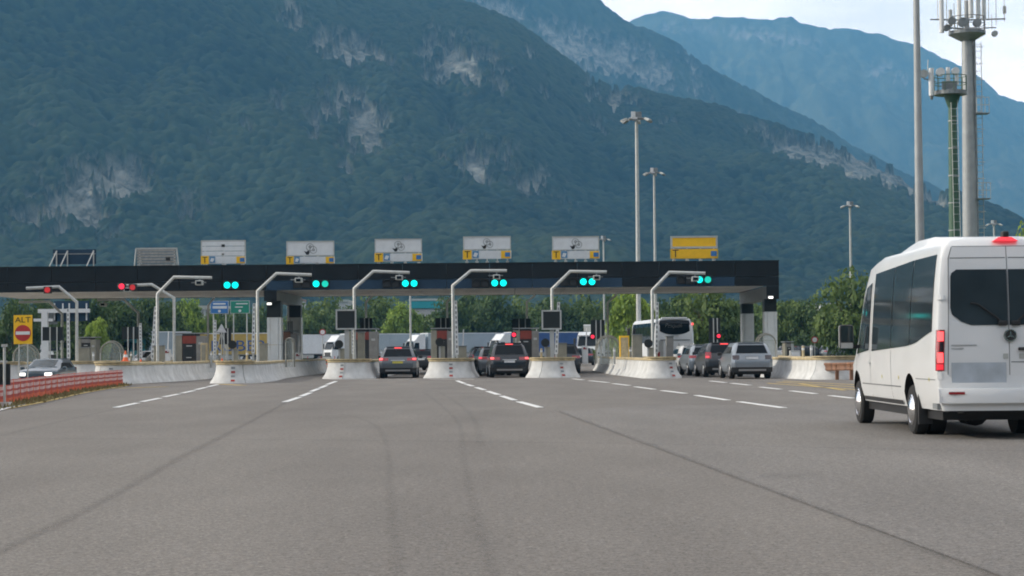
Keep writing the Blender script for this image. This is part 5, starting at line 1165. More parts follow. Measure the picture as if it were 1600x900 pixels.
for s in (-1, 1):
    # three dark panes with a pale pillar line between them
    lowz = lambda y: pw(y, [0.40, 0.75, 1.5, 2.1, 5.1], [1.50, 1.46, 1.34, 1.30, 1.22])
    topz = lambda y: pw(y, [0.40, 2.0, 5.1], [2.57, 2.56, 2.47])
    for y0, y1 in ((0.42, 1.92), (1.95, 3.35), (3.38, 4.98)):
        yy = np.linspace(y0, y1, 7); vside(s, [(y, lowz(y)) for y in yy], [(y+(0.10 if y == y0 else 0)*0, topz(y)) for y in yy], 0.008, 8, 8).build('side_window', 'glass_van', van, smooth=True)
    vside(s, [(5.24, 1.24), (6.10, 1.19)], [(5.24, 2.34), (5.75, 2.26)], 0.008, 5, 6).build('door_window', 'glass_van', van, smooth=True)
    vside(s, [(6.14, 1.19), (6.45, 1.17)], [(5.79, 2.24), (5.86, 2.18)], 0.008, 2, 6).build('door_window', 'glass_van', van, smooth=True)
    # pressed lines, door gaps, mouldings
    for y, z0, z1 in ((5.12, 0.48, 2.55), (6.42, 0.90, 1.14), (3.37, 0.48, 1.24)):
        vside(s, [(y, z0), (y+0.016, z0)], [(y, z1), (y+0.016, z1)], 0.004, 1, 8).build('door_gap', 'seam', van)
    vside(s, [(2.62, 0.68), (5.92, 0.68)], [(2.62, 0.70), (5.92, 0.70)], 0.005, 6, 1).build('body_crease', 'seam', van)
    vside(s, [(0.16, 0.82), (1.5, 0.82)], [(0.16, 0.832), (1.5, 0.832)], 0.005, 4, 1).build('body_crease', 'seam', van)
    vside(s, [(2.62, 0.42), (5.94, 0.42)], [(2.62, 0.485), (5.94, 0.485)], 0.012, 6, 1).build('sill', 'black_plastic', van)
    vside(s, [(5.05, 1.02), (5.22, 1.02)], [(5.05, 1.055), (5.22, 1.055)], 0.03, 2, 1).build('door_handle', 'van_white', van)
    for y in (0.55, 2.75, 4.1): vside(s, [(y, 0.80), (y+0.05, 0.80)], [(y, 0.85), (y+0.05, 0.85)], 0.006, 1, 1).build('side_marker', 'plate_yellow', van)
    # mirror
    mr = MB().box((s*1.20, 6.220, 1.47), (0.24, 0.10, 0.40)).build('mirror', 'black_plastic', van, bevel=0.04)
    MB().box((s*1.20, 6.162, 1.52), (0.20, 0.012, 0.26)).build('mirror_glass', 'glass_light', mr); MB().box((s*1.20, 6.162, 1.32), (0.20, 0.012, 0.09)).build('mirror_glass', 'galv', mr); MB().box((s*1.20, 6.290, 1.47), (0.23, 0.06, 0.38)).build('mirror_shell', 'van_white', mr, bevel=0.03)
    MB().box((s*1.05, 6.250, 1.30), (0.22, 0.06, 0.06)).build('mirror_arm', 'black_plastic', van)
    # tail lamp wraps the corner
    def corner(z0, z1, a0, a1, off, nz=6, na=6):
        rows = []
        for i in range(nz+1):
            z = lerp(z0, z1, i/nz); e = vxs(z)
            path = [(e*0.885, vyr(z)), (e*0.93, vyr(z)), (e*0.985, vyr(z)+0.03), (e, vyr(z)+0.11), (e, vyr(z)+0.22)]
            row = []
            for k in range(na+1):
                u = lerp(a0, a1, k/na)*4; j = min(3, int(u)); f = u-j; p = Vector((lerp(path[j][0], path[j+1][0], f), lerp(path[j][1], path[j+1][1], f), 0))
                row.append(Vector((s*(p.x+off*0.6), p.y-off*(0.9 if u < 2.4 else 0.2), z)))
            rows.append(row)
        return MB().grid(rows)
    tl = corner(0.95, 1.515, 0.02, 0.66, 0.014).build('tail_lamp', 'lens_red', van, smooth=True)
    corner(1.36, 1.49, 0.08, 0.46, 0.022, 3, 4).build('lamp_glow', 'brake_hot', tl, smooth=True); corner(1.06, 1.20, 0.08, 0.46, 0.022, 3, 4).build('lamp_glow', 'brake_hot', tl, smooth=True)
    corner(1.22, 1.345, 0.06, 0.34, 0.020, 2, 3).build('lamp_lens', 'lens_dark', tl, smooth=True); corner(0.965, 1.04, 0.08, 0.52, 0.020, 2, 4).build('lamp_lens', 'brake', tl, smooth=True)
    corner(0.83, 0.93, 0.12, 0.5, 0.02, 2, 4).build('hinge_cover', 'van_white', van)
    corner(1.93, 1.99, 0.0, 0.7, 0.03, 1, 4).build('door_hinge', 'van_white', van)
    # wheels, twin rear
    wheel(van, s*0.965, WY[0], WR, 0.2, s, 0.62, 'chrome', 6); MB().loft([[Vector((s*xx, WY[0]+WR*math.cos(2*math.pi*k/20), WR+WR*math.sin(2*math.pi*k/20))) for k in range(20)] for xx in (0.74, 0.52)]).build('inner_wheel', 'tyre', van, smooth=40)
    wheel(van, s*0.965, WY[1], WR, 0.22, s, 0.66, 'chrome', 6)
    # chrome hub bulge on the wheels
    for wy in WY:
        MB().loft([[Vector((s*(0.965+d), wy+q*math.cos(2*math.pi*k/16), WR+q*math.sin(2*math.pi*k/16))) for k in range(16)] for d, q in ((-0.03, 0.21), (0.02, 0.17), (0.05, 0.09), (0.055, 0.02))]).build('wheel_trim', 'chrome', van, smooth=True)
    MB().box((s*0.88, WY[0]-0.55, 0.42), (0.2, 0.05, 0.5)).build('mud_flap', 'black_plastic', van)
# rear doors
def vrear(pts, off, nx=8, nz=8):
    """pts: list of (z, x0, x1) bottom to top"""
    rows = []
    zz = np.linspace(pts[0][0], pts[-1][0], nz+1)
    for z in zz:
        x0 = pw(z, [p[0] for p in pts], [p[1] for p in pts]); x1 = pw(z, [p[0] for p in pts], [p[2] for p in pts])
        rows.append([Vector((lerp(x0, x1, k/nx), vyr(z)-off, z)) for k in range(nx+1)])
    return MB().grid(rows)
dl = 0.845
for s in (-1, 1):
    f = (lambda a, b: (a*s, b*s) if s > 0 else (b*s, a*s))
    panel = vrear([(0.735, *f(0.006, dl-0.05)), (0.78, *f(0.006, dl)), (2.55, *f(0.006, dl-0.05)), (2.66, *f(0.006, dl-0.10))], 0.012, 8, 12).build('rear_door', 'van_white', van, smooth=True)
    vrear([(1.575, *f(0.01, 0.52)), (1.60, *f(0.01, 0.62)), (1.72, *f(0.01, 0.775)), (1.80, *f(0.01, 0.80)), (2.27, *f(0.01, 0.785)), (2.33, *f(0.01, 0.75)), (2.345, *f(0.01, 0.70))], 0.022, 8, 16).build('rear_window', 'glass_van', panel, smooth=True)
    vrear([(2.50, *f(0.02, dl-0.06)), (2.512, *f(0.02, dl-0.06))], 0.016, 4, 1).build('door_crease', 'seam', panel)
    if s > 0: vrear([(1.06, *f(0.02, dl-0.02)), (1.072, *f(0.02, dl-0.02))], 0.016, 4, 1).build('door_crease', 'seam', panel)
    # dark gap round the door
    gp = MB()
    for z0, z1, a, b in ((0.725, 0.737, 0.0, dl-0.04), (2.662, 2.672, 0.0, dl-0.10)): q = vrear([(z0, *f(a, b)), (z1, *f(a, b))], 0.008, 4, 1); gp.add(q.v, q.f)
    q = vrear([(0.737, *f(dl-0.02, dl-0.004)), (0.80, *f(dl, dl+0.012)), (2.55, *f(dl-0.05, dl-0.038)), (2.66, *f(dl-0.10, dl-0.088))], 0.008, 1, 12); gp.add(q.v, q.f); gp.build('door_gap', 'seam', van)
vrear([(0.73, -0.005, 0.005), (2.67, -0.005, 0.005)], 0.009, 1, 10).build('door_gap', 'seam', van)
pl = vrear([(0.765, -0.81, -0.04), (1.05, -0.79, -0.04)], 0.017, 4, 3).build('plate_recess', 'van_white', van); vrear([(0.775, -0.80, -0.05), (1.06, -0.80, -0.05)], 0.024, 2, 2).build('number_plate', 'plate_grey', van)
em = disc((0.01, vyr(1.43)-0.05, 1.43), 0.085, 24, 0.03).build('emblem', 'black_plastic', van)
q = ringmesh((0.01, vyr(1.43)-0.062, 1.43), 0.085, 0.014, 24, 0.02)
for a in (90, 210, 330):
    ca, sa = math.cos(R(a)), math.sin(R(a)); q.prism([Vector((0.01+0.078*ca, vyr(1.43)-0.065, 1.43+0.078*sa)), Vector((0.01-0.014*sa, vyr(1.43)-0.065, 1.43+0.014*ca)), Vector((0.01+0.014*sa, vyr(1.43)-0.065, 1.43-0.014*ca))], (0, 0.02, 0))
q.build('star', 'chrome', em)
MB().box((0.22, vyr(1.24)-0.05, 1.245), (0.22, 0.05, 0.045)).build('door_handle', 'black_plastic', van, bevel=0.015)
for z, x0, x1 in ((1.29, -0.80, -0.45), (1.245, -0.80, -0.63)): vrear([(z, x0, x1), (z+0.018, x0, x1)], 0.02, 1, 1).build('badge_strip', 'silver_trim', van)
vrear([(1.11, -0.09, -0.02), (1.18, -0.09, -0.02)], 0.02, 1, 1).build('sticker', 'tarp_grey', van); vrear([(1.11, 0.13, 0.20), (1.18, 0.13, 0.20)], 0.02, 1, 1).build('sticker', 'tarp_grey', van)
bl = MB().prism([Vector((-0.18, vyr(2.7)-0.05, 2.735)), Vector((0.18, vyr(2.7)-0.05, 2.735)), Vector((0.09, vyr(2.7)-0.02, 2.795)), Vector((-0.09, vyr(2.7)-0.02, 2.795))], (0, 0.14, 0)).build('third_brake_lamp', 'brake', van, bevel=0.01)
MB().box((0.01, 0.24, 2.83), (0.09, 0.16, 0.09)).build('reversing_camera', 'black', van, bevel=0.02)
bp = MB().loft([[Vector((x, 0.06, 0.50)), Vector((x, -0.07 if abs(x) < 0.9 else -0.01, 0.505)), Vector((x, -0.08 if abs(x) < 0.9 else -0.02, 0.60)), Vector((x, -0.055 if abs(x) < 0.9 else 0.0, 0.70)), Vector((x, 0.06, 0.715))] for x in (-0.985, -0.94, -0.85, 0.85, 0.94, 0.985)]).build('bumper', 'van_white', van, smooth=40)
for s in (-1, 1): MB().box((s*0.76, -0.085, 0.645), (0.22, 0.02, 0.035)).build('reflector', 'lens_red', van)
MB().box((0, 0.3, 0.44), (1.7, 0.5, 0.12)).build('underbody', 'black', van); MB().box((0, 3.6, 0.38), (1.7, 6.4, 0.24)).build('chassis', 'black', van); MB().tube([(-0.9, WY[0], WR), (0.9, WY[0], WR)], 0.09, 8).build('axle', 'black', van)
MB().tube([(-0.12, 1.6, 0.33), (-0.1, 2.2, 0.33)], 0.2, 12).build('differential', 'black', van); MB().tube([(-0.7, 0.1, 0.42), (-0.5, 0.6, 0.40)], 0.05, 8).build('exhaust', 'galv_dark', van); MB().box((-0.86, 0.25, 0.46), (0.26, 0.3, 0.08)).build('step', 'galv_dark', van)
for x in (-0.42, 0.42): MB().tube([(x, 0.7, 0.24), (x, 0.7, 0.5)], 0.05, 8).build('damper', 'black', van)
for s in (-1, 1):
    q = MB().tube([(s*0.08, vyr(1.62)-0.05, 1.60), (s*0.20, vyr(1.72)-0.055, 1.70), (s*0.42, vyr(1.9)-0.05, 1.86), (s*0.52, vyr(1.9)-0.05, 1.88)], 0.013, 6); q.build('rear_wiper', 'black', van, smooth=50)
    MB().box((s*0.09, vyr(1.6)-0.05, 1.60), (0.12, 0.05, 0.07)).build('wiper_motor', 'black', van, bevel=0.015)
ac = MB().loft([[Vector((sx*0.72, y, z0)) for sx in (-1, 1)] + [Vector((0.62*sx, y, z1)) for sx in (1, -1)] for y, z0, z1 in ((0.9, 2.74, 2.76), (1.3, 2.74, 2.85), (1.8, 2.74, 2.89), (3.0, 2.74, 2.895), (3.6, 2.74, 2.85), (4.0, 2.74, 2.77))]).build('roof_unit', 'van_white', van, smooth=50)

# ------------------------------------------------------------------ coach, lorries
def coach(label, loc, yaw):
    t = T('coach', label, 'coach', loc, yaw); w = 1.275; L_ = 12.4; H = 3.40
    zs = [0.35, 0.9, 1.6, 2.3, 2.9, 3.18, 3.34, 3.40]; xs = [0.97, 1.0, 1.0, 0.99, 0.955, 0.90, 0.80, 0.0]
    yr = lambda z: pw(z, [0.35, 1.6, 3.0, 3.55], [0.0, 0.0, 0.12, 0.35])
    sec = lambda y, f=1.0: [Vector((x*w*f, y, z)) for x, z in zip(xs, zs)]
    ss = [[Vector((x*w*0.92, yr(z), z)) for x, z in zip(xs, zs)], [Vector((x*w, yr(z)+0.15, z)) for x, z in zip(xs, zs)], sec(3), sec(L_-0.4), [Vector((x*w*0.9, L_-0.25*(z/H)**3, z)) for x, z in zip(xs, zs)]]
    rr = [s+[Vector((-p.x, p.y, p.z)) for p in reversed(s[:-1])] for s in ss]; m = MB(); n = len(rr[0]); k8 = len(zs); m.loft(rr, caps=False, closed=False)
    for r_ in (rr[0], rr[-1]): m.loft([[r_[j] for j in range(k8)], [r_[n-1-j] if j < k8-1 else r_[k8-1] for j in range(k8)]], caps=False, closed=False)
    m.loft([[r_[0] for r_ in rr], [r_[-1] for r_ in rr]], caps=False, closed=False); m.build('body', 'truck_white', t, smooth=40)
    # rounded dark rear window with a curved lower edge
    rows = []
    for v in np.linspace(0, 1, 9):
        row = []
        for u in np.linspace(-1, 1, 13):
            zb_ = 2.28+0.34*abs(u)**2.6; z = lerp(zb_, 3.26-0.05*u*u, v); xx = u*w*(0.90-0.02*v); e = abs(u)
            row.append(Vector((xx, yr(z)-0.015+(0.06*max(0, e-0.9)/0.1), z)))
        rows.append(row)
    rw = MB().grid(rows).build('rear_window', 'glass', t, smooth=True)
    text_part('Pasquali', 0.40, rw, 'grey_paint', face_cam(-0.1, yr(2.95)-0.05, 2.88), shear=0.35, sx=0.9)
    MB().box((0, 0.30, 3.37), (1.7, 0.25, 0.12)).build('roof_fairing', 'truck_white', t, bevel=0.03)
    MB().box((0, -0.03, 1.93), (2.0, 0.05, 0.06)).build('air_vent', 'galv_dark', t); MB().box((0, -0.02, 2.22), (0.5, 0.05, 0.04)).build('handle', 'galv', t)
    MB().box((0.12, -0.015, 1.2), (1.75, 0.04, 1.35)).build('engine_hatch', 'truck_white', t, bevel=0.02); MB().box((-0.95, -0.015, 1.25), (0.3, 0.03, 1.3)).build('grille', 'grey_paint', t); MB().prism([Vector((0.1, -0.045, 1.35)), Vector((0.25, -0.045, 1.75)), Vector((0.32, -0.045, 1.6)), Vector((0.2, -0.045, 1.25))], (0, 0.02, 0)).build('emblem', 'galv', t)
    for s in (-1, 1):
        MB().box((s*1.2, 0.12, 2.98), (0.1, 0.1, 0.14)).build('top_lamp', 'lamp_amber' if s < 0 else 'brake_hot', t)
        MB().box((s*1.12, -0.02, 0.9), (0.2, 0.06, 0.5)).build('tail_lamp', 'lens_red', t)
        for k in range(6):
            y0 = 0.7+k*1.85; MB().grid([[Vector((s*(pw(z, zs, [v*w for v in xs])+0.012), y, z)) for y in (y0, y0+1.8)] for z in (1.75, 2.3, 2.85, 3.1)]).build('side_window', 'glass', t)
        for y in (2.6, 3.8, 9.6): wheel(t, s*1.24, y, 0.5, 0.3, s, 0.6)
        MB().box((s*1.45, L_-0.2, 2.6), (0.2, 0.25, 0.5)).build('mirror', 'black_plastic', t, bevel=0.04)
    return t
coach('white coach with dark curved rear window behind the long toll island', (Wp(1055, 560, 131).x, 131, 0), R(4.2))

def lorry(label, loc, yaw, cab='truck_white', box='trailer_grey', L_=13.6, H=4.0, text=None, fairing=True, curtain=None, trailer=True, stripe=None):
    """local +y is forward; origin below the front bumper"""
    t = T('lorry', label, 'lorry', loc, yaw)
    # cab: sloped front, roof fairing
    prof = [(0, 0.45), (0, 1.35), (-0.10, 1.9), (-0.38, 2.75), (-0.75, 3.10)] + ([(-1.3, 3.75)] if fairing else [(-1.0, 3.2)]) + [(-2.25, 3.80 if fairing else 3.2), (-2.25, 0.45)]
    MB().loft([[Vector((s*1.22*f, y, z)) for y, z in prof] for s, f in ((-1, 0.97), (-1, 1.0), (1, 1.0), (1, 0.97))]).build('cab', cab, t, bevel=0.05)
    MB().prism([Vector((-1.08, -0.055, 1.75)), Vector((1.08, -0.055, 1.75)), Vector((1.0, -0.36, 2.70)), Vector((-1.0, -0.36, 2.70))], (0, 0.03, 0.01)).build('windscreen', 'glass', t)
    MB().box((0, 0.015, 1.0), (1.7, 0.05, 0.7)).build('grille', 'black_plastic', t); MB().box((0, 0.03, 0.55), (2.3, 0.12, 0.3)).build('bumper', 'galv_dark', t, bevel=0.03); MB().prism([Vector((-1.1, -0.2, 2.78)), Vector((1.1, -0.2, 2.78)), Vector((1.1, -0.42, 2.86)), Vector((-1.1, -0.42, 2.86))], (0, 0.2, 0.0)).build('sun_visor', 'black_plastic', t)
    for s in (-1, 1):
        MB().prism([Vector((s*1.225, -0.35, 1.75)), Vector((s*1.225, -1.25, 1.75)), Vector((s*1.225, -1.25, 2.6)), Vector((s*1.225, -0.60, 2.6))], (s*0.012, 0, 0)).build('door_window', 'glass', t)
        MB().box((s*1.42, -0.12, 2.2), (0.22, 0.16, 0.75)).build('mirror', 'black_plastic', t, bevel=0.03)
        MB().box((s*0.95, 0.05, 0.75), (0.35, 0.05, 0.18)).build('headlight', 'glass_light', t)
        for y in (-1.35,): wheel(t, s*1.2, y, 0.5, 0.3, s, 0.6)
        MB().box((s*1.1, -3.3, 0.65), (0.3, 1.8, 0.55)).build('fuel_tank', 'galv', t, bevel=0.05)
    MB().box((0, -4.0, 0.75), (0.9, 5.0, 0.25)).build('chassis', 'black', t)
    if trailer:
        y0 = -2.7; tr = MB().box((0, y0-L_/2, (1.1+H)/2), (2.52, L_, H-1.1)).build('trailer', box, t, bevel=0.02)
        for z in (1.13, H-0.05):
            for s in (-1, 1): MB().box((s*1.265, y0-L_/2, z), (0.03, L_, 0.12)).build('edge_rail', 'truck_white' if z > 2 else 'galv_dark', tr)
            MB().box((0, y0+0.01, z), (2.5, 0.04, 0.12)).build('edge_rail', 'truck_white', tr)
        for k in range(1, 6):
            for s in (-1, 1): MB().box((s*1.268, y0-L_*k/6, (1.1+H)/2), (0.02, 0.05, H-1.4)).build('curtain_post', box, tr)
        if stripe: 
            for s in (-1, 1): MB().box((s*1.272, y0-L_/2, 2.9), (0.02, L_*0.98, 0.7)).build('stripe', stripe, tr)
        if text:
            for s in (-1, 1):
                Mx = Matrix.Translation((s*1.285, y0-L_/2-0.5, 2.25)) @ Matrix.Rotation(math.pi/2*s, 4, 'Z') @ Matrix.Rotation(math.pi/2, 4, 'X')
                text_part(text, 2.0, tr, 'trailer_blue', Mx, sx=1.25, ext=0.01)
        for s in (-1, 1):
            for y in (y0-L_+1.8, y0-L_+3.1, y0-L_+4.4, ): wheel(t, s*1.2, y, 0.5, 0.32, s, 0.6)
            MB().box((s*1.15, y0-L_*0.45, 0.8), (0.05, 4.5, 0.5)).build('side_guard', 'galv', t)
            wheel(t, s*1.2, -3.9, 0.5, 0.5, s, 0.6)
        MB().box((0, y0-L_/2, 1.0), (0.9, L_-0.5, 0.2)).build('trailer_chassis', 'black', t)
    return t
def lp(px, Y): return (Wp(px, 560, Y).x, Y, 0)
lorry('white cab lorry left of the grey hatchback, seen beside the left dark screen', lp(512, 283), R(124))
lorry('lorry with grey trailer right above the roof of the grey hatchback', lp(637, 284), R(120))
lorry('lorry with white cab behind the dark car queue', lp(770, 280), R(122), box='trailer_blue')
lorry('lorry with long white trailer right of the left canopy pillar', lp(372, 292), R(97), box='truck_white')
lorry('lorry with yellow trailer and big blue letters left of the pillar', lp(243, 262), R(95), box='trailer_yellow', text='GRUBER')
lorry('lorry with pale curtain trailer and tan edge beside the coach island', lp(918, 205), R(160), box='tarp_grey', L_=9.0, H=4.0, fairing=False)
lorry('lorry with blue striped trailer behind the clear wind shield', lp(955, 262), R(108), box='tarp_grey', stripe='trailer_blue')
lorry('teal cab lorry seen under the exit arms', lp(193, 225), R(142), cab='teal', box='trailer_grey', H=3.9, L_=6.5, fairing=False)
lorry('white cab lorry half hidden behind the exit cabinets', lp(78, 215), R(168), cab='truck_white', box='trailer_grey', H=3.8, fairing=False)
# tan stripe panel on the curtain lorry side
# parked cars far right
cols = ['paint_white', 'paint_silver', 'paint_dark', 'paint_blue', 'paint_white', 'paint_red', 'paint_silver', 'paint_dark', 'paint_white', 'paint_silver', 'paint_white', 'paint_dark']
names = ['white', 'silver', 'dark', 'blue', 'white', 'red', 'silver', 'dark', 'white', 'silver', 'white', 'dark']
where = ['just right of the clear shield', 'second from the pillars', 'left of the grey cabinet', 'behind the narrow grey cabinet', 'right of the grey cabinet', 'before the gap in the trees', 'above the end of the sunlit island', 'above the start of the guard rail', 'over the guard rail', 'over the rusty rail posts', 'left of the minibus mirror', 'under the minibus mirror']
for i in range(12):
    px = 1217+i*11.0; Y = (215, 232, 205, 240)[i % 4]
    car(names[i]+' parked car far back, '+where[i], 'car', (Wp(px, 555, Y).x, Y, 0.08), R(60 if i % 2 else -65), cols[i], 4.2, 1.8, 1.5, 0.98, 0.33, 'wide', 'plate_white', 'off', False, group='parked cars far to the right', detail=False)

# ------------------------------------------------------------------ far signs, gantry, buildings
def roadsign(label, x0, x1, yt, yb, Y, m, bars):
    a0 = Wp(x0, yt, Y); b0 = Wp(x1, yb, Y); w = b0.x-a0.x; h = a0.z-b0.z; base = Vector(((a0.x+b0.x)/2, Y, 0)); zc = (a0.z+b0.z)/2
    t = T('road_sign', label, 'road sign', base, 0, 'large direction signs beyond the plaza')
    MB().box((0, 0, zc), (w, 0.1, h)).build('border', 'white_paint', t); MB().box((0, -0.06, zc), (w*0.96, 0.04, h*0.94)).build('sign_plate', m, t)
    for (u, v, uw, vh) in bars: MB().box((u*w, -0.09, zc+v*h), (uw*w, 0.03, vh*h)).build('text_bar', 'sign_white', t)
    disc((0.0, -0.1, zc-0.30*h), h*0.11, 12, 0.03).build('arrow_head', 'white_paint', t)
    for s in (-1, 1): MB().tube([(s*w*0.35, 0.15, 0), (s*w*0.35, 0.15, zc+h*0.3)], 0.06, 8).build('post', 'galv', t)
roadsign('blue direction sign under the canopy above the yellow lorry', 329, 357, 470.5, 490, 190, 'sign_blue', ((0.0, 0.28, 0.7, 0.12), (0.02, 0.0, 0.8, 0.2)))
roadsign('green direction sign right of the blue one', 360, 390, 470, 489.5, 190, 'sign_green', ((0.1, 0.26, 0.6, 0.08), (-0.05, 0.0, 0.4, 0.08)))
Y = 175; t = T('sign_gantry', 'white sign gantry seen from behind at the far left', 'gantry', (Wp(66, 560, Y).x, Y, 0)); b = t.location
q = lambda px, py: Wp(px, py, Y)-b
hz_ = q(66, 486).z
MB().box((0.25, 0, hz_/2), (0.55, 0.5, hz_)).build('column', 'white_paint', t); MB().box((q(100, 485).x, 0, hz_), (q(135, 485).x-q(55, 485).x, 0.45, 0.34)).build('beam', 'white_paint', t)
MB().box((q(68, 500).x, 0, q(68, 500).z), (1.7, 0.3, 0.25)).build('beam', 'white_paint', t)
for px in (84, 97, 107, 120, 134): MB().box((q(px, 487).x, 0.3, q(px, 487).z), (0.10, 0.1, 1.5)).build('upright', 'white_paint', t)
MB().box((q(110, 486).x, 0.5, q(110, 486).z), (3.1, 0.08, 1.8)).build('sign_back', 'fascia_blue', t); MB().box((q(75, 496).x, 0.5, q(75, 496).z), (1.4, 0.08, 1.2)).build('sign_back', 'galv_dark', t)

def building(label, x0, x1, yt, yb, Y, depth, wall, roofm, wins=(0, 0), roof_h=0.6, base_w=None):
    a0 = Wp(x0, yt, Y); b0 = Wp(x1, yb, Y); w = b0.x-a0.x; t = T('building', label, 'building', ((a0.x+b0.x)/2, Y, 0)); H = a0.z
    MB().box((0, depth/2, H/2), (w, depth, H)).build('wall', wall, t); MB().box((0, depth/2, H+roof_h/2), (w*1.03, depth*1.05, roof_h)).build('roof', roofm, t)
    nx, nz_ = wins
    for i in range(nx):
        for k in range(nz_):
            x = -w/2+w*(i+0.5)/nx; z = H*(k+0.6)/(nz_+0.2); f = MB().box((x, -0.03, z), (w/nx*0.6, 0.1, H/nz_*0.42)).build('window', 'galv', t); MB().box((x, -0.09, z), (w/nx*0.5, 0.04, H/nz_*0.34)).build('pane', 'glass', f)
    return t
bt = building('grey corrugated building with green lower roof behind the left lanes', 271, 352, 484, 560, 312, 12, 'building_wall', 'galv')
w = Wp(352, 500, 312).x-Wp(271, 500, 312).x
for k in range(14): MB().box((-w/2+w*(k+0.5)/14, -0.06, Wp(300, 497, 312).z), (w/14*0.55, 0.14, 2.6)).build('cladding_sheet', 'building_pale', bt)
MB().box((0, -1.0, Wp(300, 511, 312).z), (w, 2.0, 0.5)).build('canopy_roof', 'building_green', bt)
building('pale hall with turquoise roof band beyond the trees', 640, 690, 470, 560, 620, 30, 'building_pale', 'galv', (6, 3))
t3 = building('long turquoise roofed shed beyond the trees', 640, 690, 482, 560, 335, 12, 'building_pale', 'roof_teal', (5, 2), 1.2)
building('small pale house left among the trees near the canopy pillar', 452, 470, 470, 560, 520, 14, 'building_pale', 'brown_panel', (3, 3))
building('pale flat building high behind the left dark screen', 525, 545, 472, 560, 540, 14, 'building_pale', 'galv', (4, 3))
building('white warehouse glimpsed between the trees at right', 1283, 1312, 478, 560, 430, 18, 'truck_white', 'building_pale', (4, 2))

# ------------------------------------------------------------------ trees
def crown_mesh(name, m, seed, n_leaf, shape='round', leaf=0.30):
    r = np.random.default_rng(seed); V = []; F = []; TN = []
    ncl = 46; cl = []
    for _ in range(ncl):
        a = r.uniform(0, 2*math.pi); 
        if shape == 'cone':
            z = r.uniform(0.0, 1)**1.2; rad = (1-z)*0.42*r.uniform(0.4, 1)+0.02; cl.append((rad*math.cos(a), rad*math.sin(a), z*1.25-0.25, 0.10*(1.2-z), r.random()))
        else:
            u = r.uniform(-1, 1); rr = r.uniform(0.45, 1.0)**0.6; s_ = math.sqrt(1-u*u)
            cl.append((0.52*rr*s_*math.cos(a)*(1+0.25*r.normal()), 0.52*rr*s_*math.sin(a), 0.5+0.42*rr*u*(1+0.12*r.normal()), r.uniform(0.10, 0.20), r.random()))
    per = n_leaf//ncl
    for cx, cy, cz, cr, tone in cl:
        d = r.normal(size=(per, 3)); d /= np.linalg.norm(d, axis=1)[:, None]; rad = cr*r.uniform(0.55, 1.1, (per, 1))
        P = np.array([cx, cy, cz])+d*rad*np.array([1.25, 1.25, 0.8])
        for p, dd in zip(P, d):
            nrm = Vector(dd+r.normal(size=3)*0.5+np.array([0, 0, 0.3])).normalized(); t_ = nrm.cross(Vector(r.normal(size=3))).normalized(); b_ = nrm.cross(t_)
            s_ = leaf*r.uniform(0.6, 1.3)/6.0; o = len(V); p = Vector(p)
            V += [p-t_*s_, p+b_*s_*0.6, p+t_*s_*1.1, p-b_*s_*0.6]; F.append((o, o+1, o+2, o+3)); q = float(np.clip(tone*0.65+r.uniform(0, 0.45)+0.15*dd[2], 0, 1)); TN += [q]*4
    me = bpy.data.meshes.new(name); me.from_pydata([tuple(v) for v in V], [], F); me.materials.append(MATS[m]); at = me.attributes.new('tone', 'FLOAT', 'POINT'); at.data.foreach_set('value', TN); me.update(); return me
CROWNS = {k: [crown_mesh('crown', m, 11*i+j, 6000, sh, lf) for j in range(2)] for i, (k, m, sh, lf) in enumerate((('dark', 'leaf_dark', 'round', 0.20), ('mid', 'leaf_mid', 'round', 0.20), ('bright', 'leaf_bright', 'round', 0.21), ('conifer', 'leaf_conifer', 'cone', 0.17)))}
tk = MB(); tk.tube([(0, 0, 0), (0.01, 0, 0.25), (-0.01, 0.01, 0.55)], [0.035, 0.028, 0.015], 8)
for a in range(6):
    an = a*1.05+0.3; tk.tube([(0, 0, 0.2+0.04*a), (0.2*math.cos(an), 0.2*math.sin(an), 0.40+0.05*a), (0.32*math.cos(an), 0.32*math.sin(an), 0.55+0.05*a)], [0.014, 0.009, 0.004], 6)
trunk0 = tk.build('trunk', 'bark', None, smooth=50); TRUNK = trunk0.data; bpy.data.objects.remove(trunk0)
def tree(label, px, pyt, wpx, Y, kind, var, group='trees beyond the toll plaza'):
    top = Wp(px, pyt, Y).z; wid = wpx*Y/FOC; t = T('conifer' if kind == 'conifer' else 'tree', label, 'tree', (Wp(px, 550, Y).x, Y, -0.6), 0, group); top += 0.6; rz = random.uniform(0, 6.28)
    low = 0.10 if kind != 'conifer' else 0.2
    for nm, me in (('trunk', TRUNK), ('crown', CROWNS[kind][var % 2])):
        o = bpy.data.objects.new(nm, me); COL.objects.link(o); o.parent = t; o.rotation_euler = (0, 0, rz)
        if nm == 'trunk': o.scale = (min(wid, top*1.2), min(wid, top*1.2), top)
        else: o.scale = (wid*0.92, wid*0.92, top*1.06); 
    return t
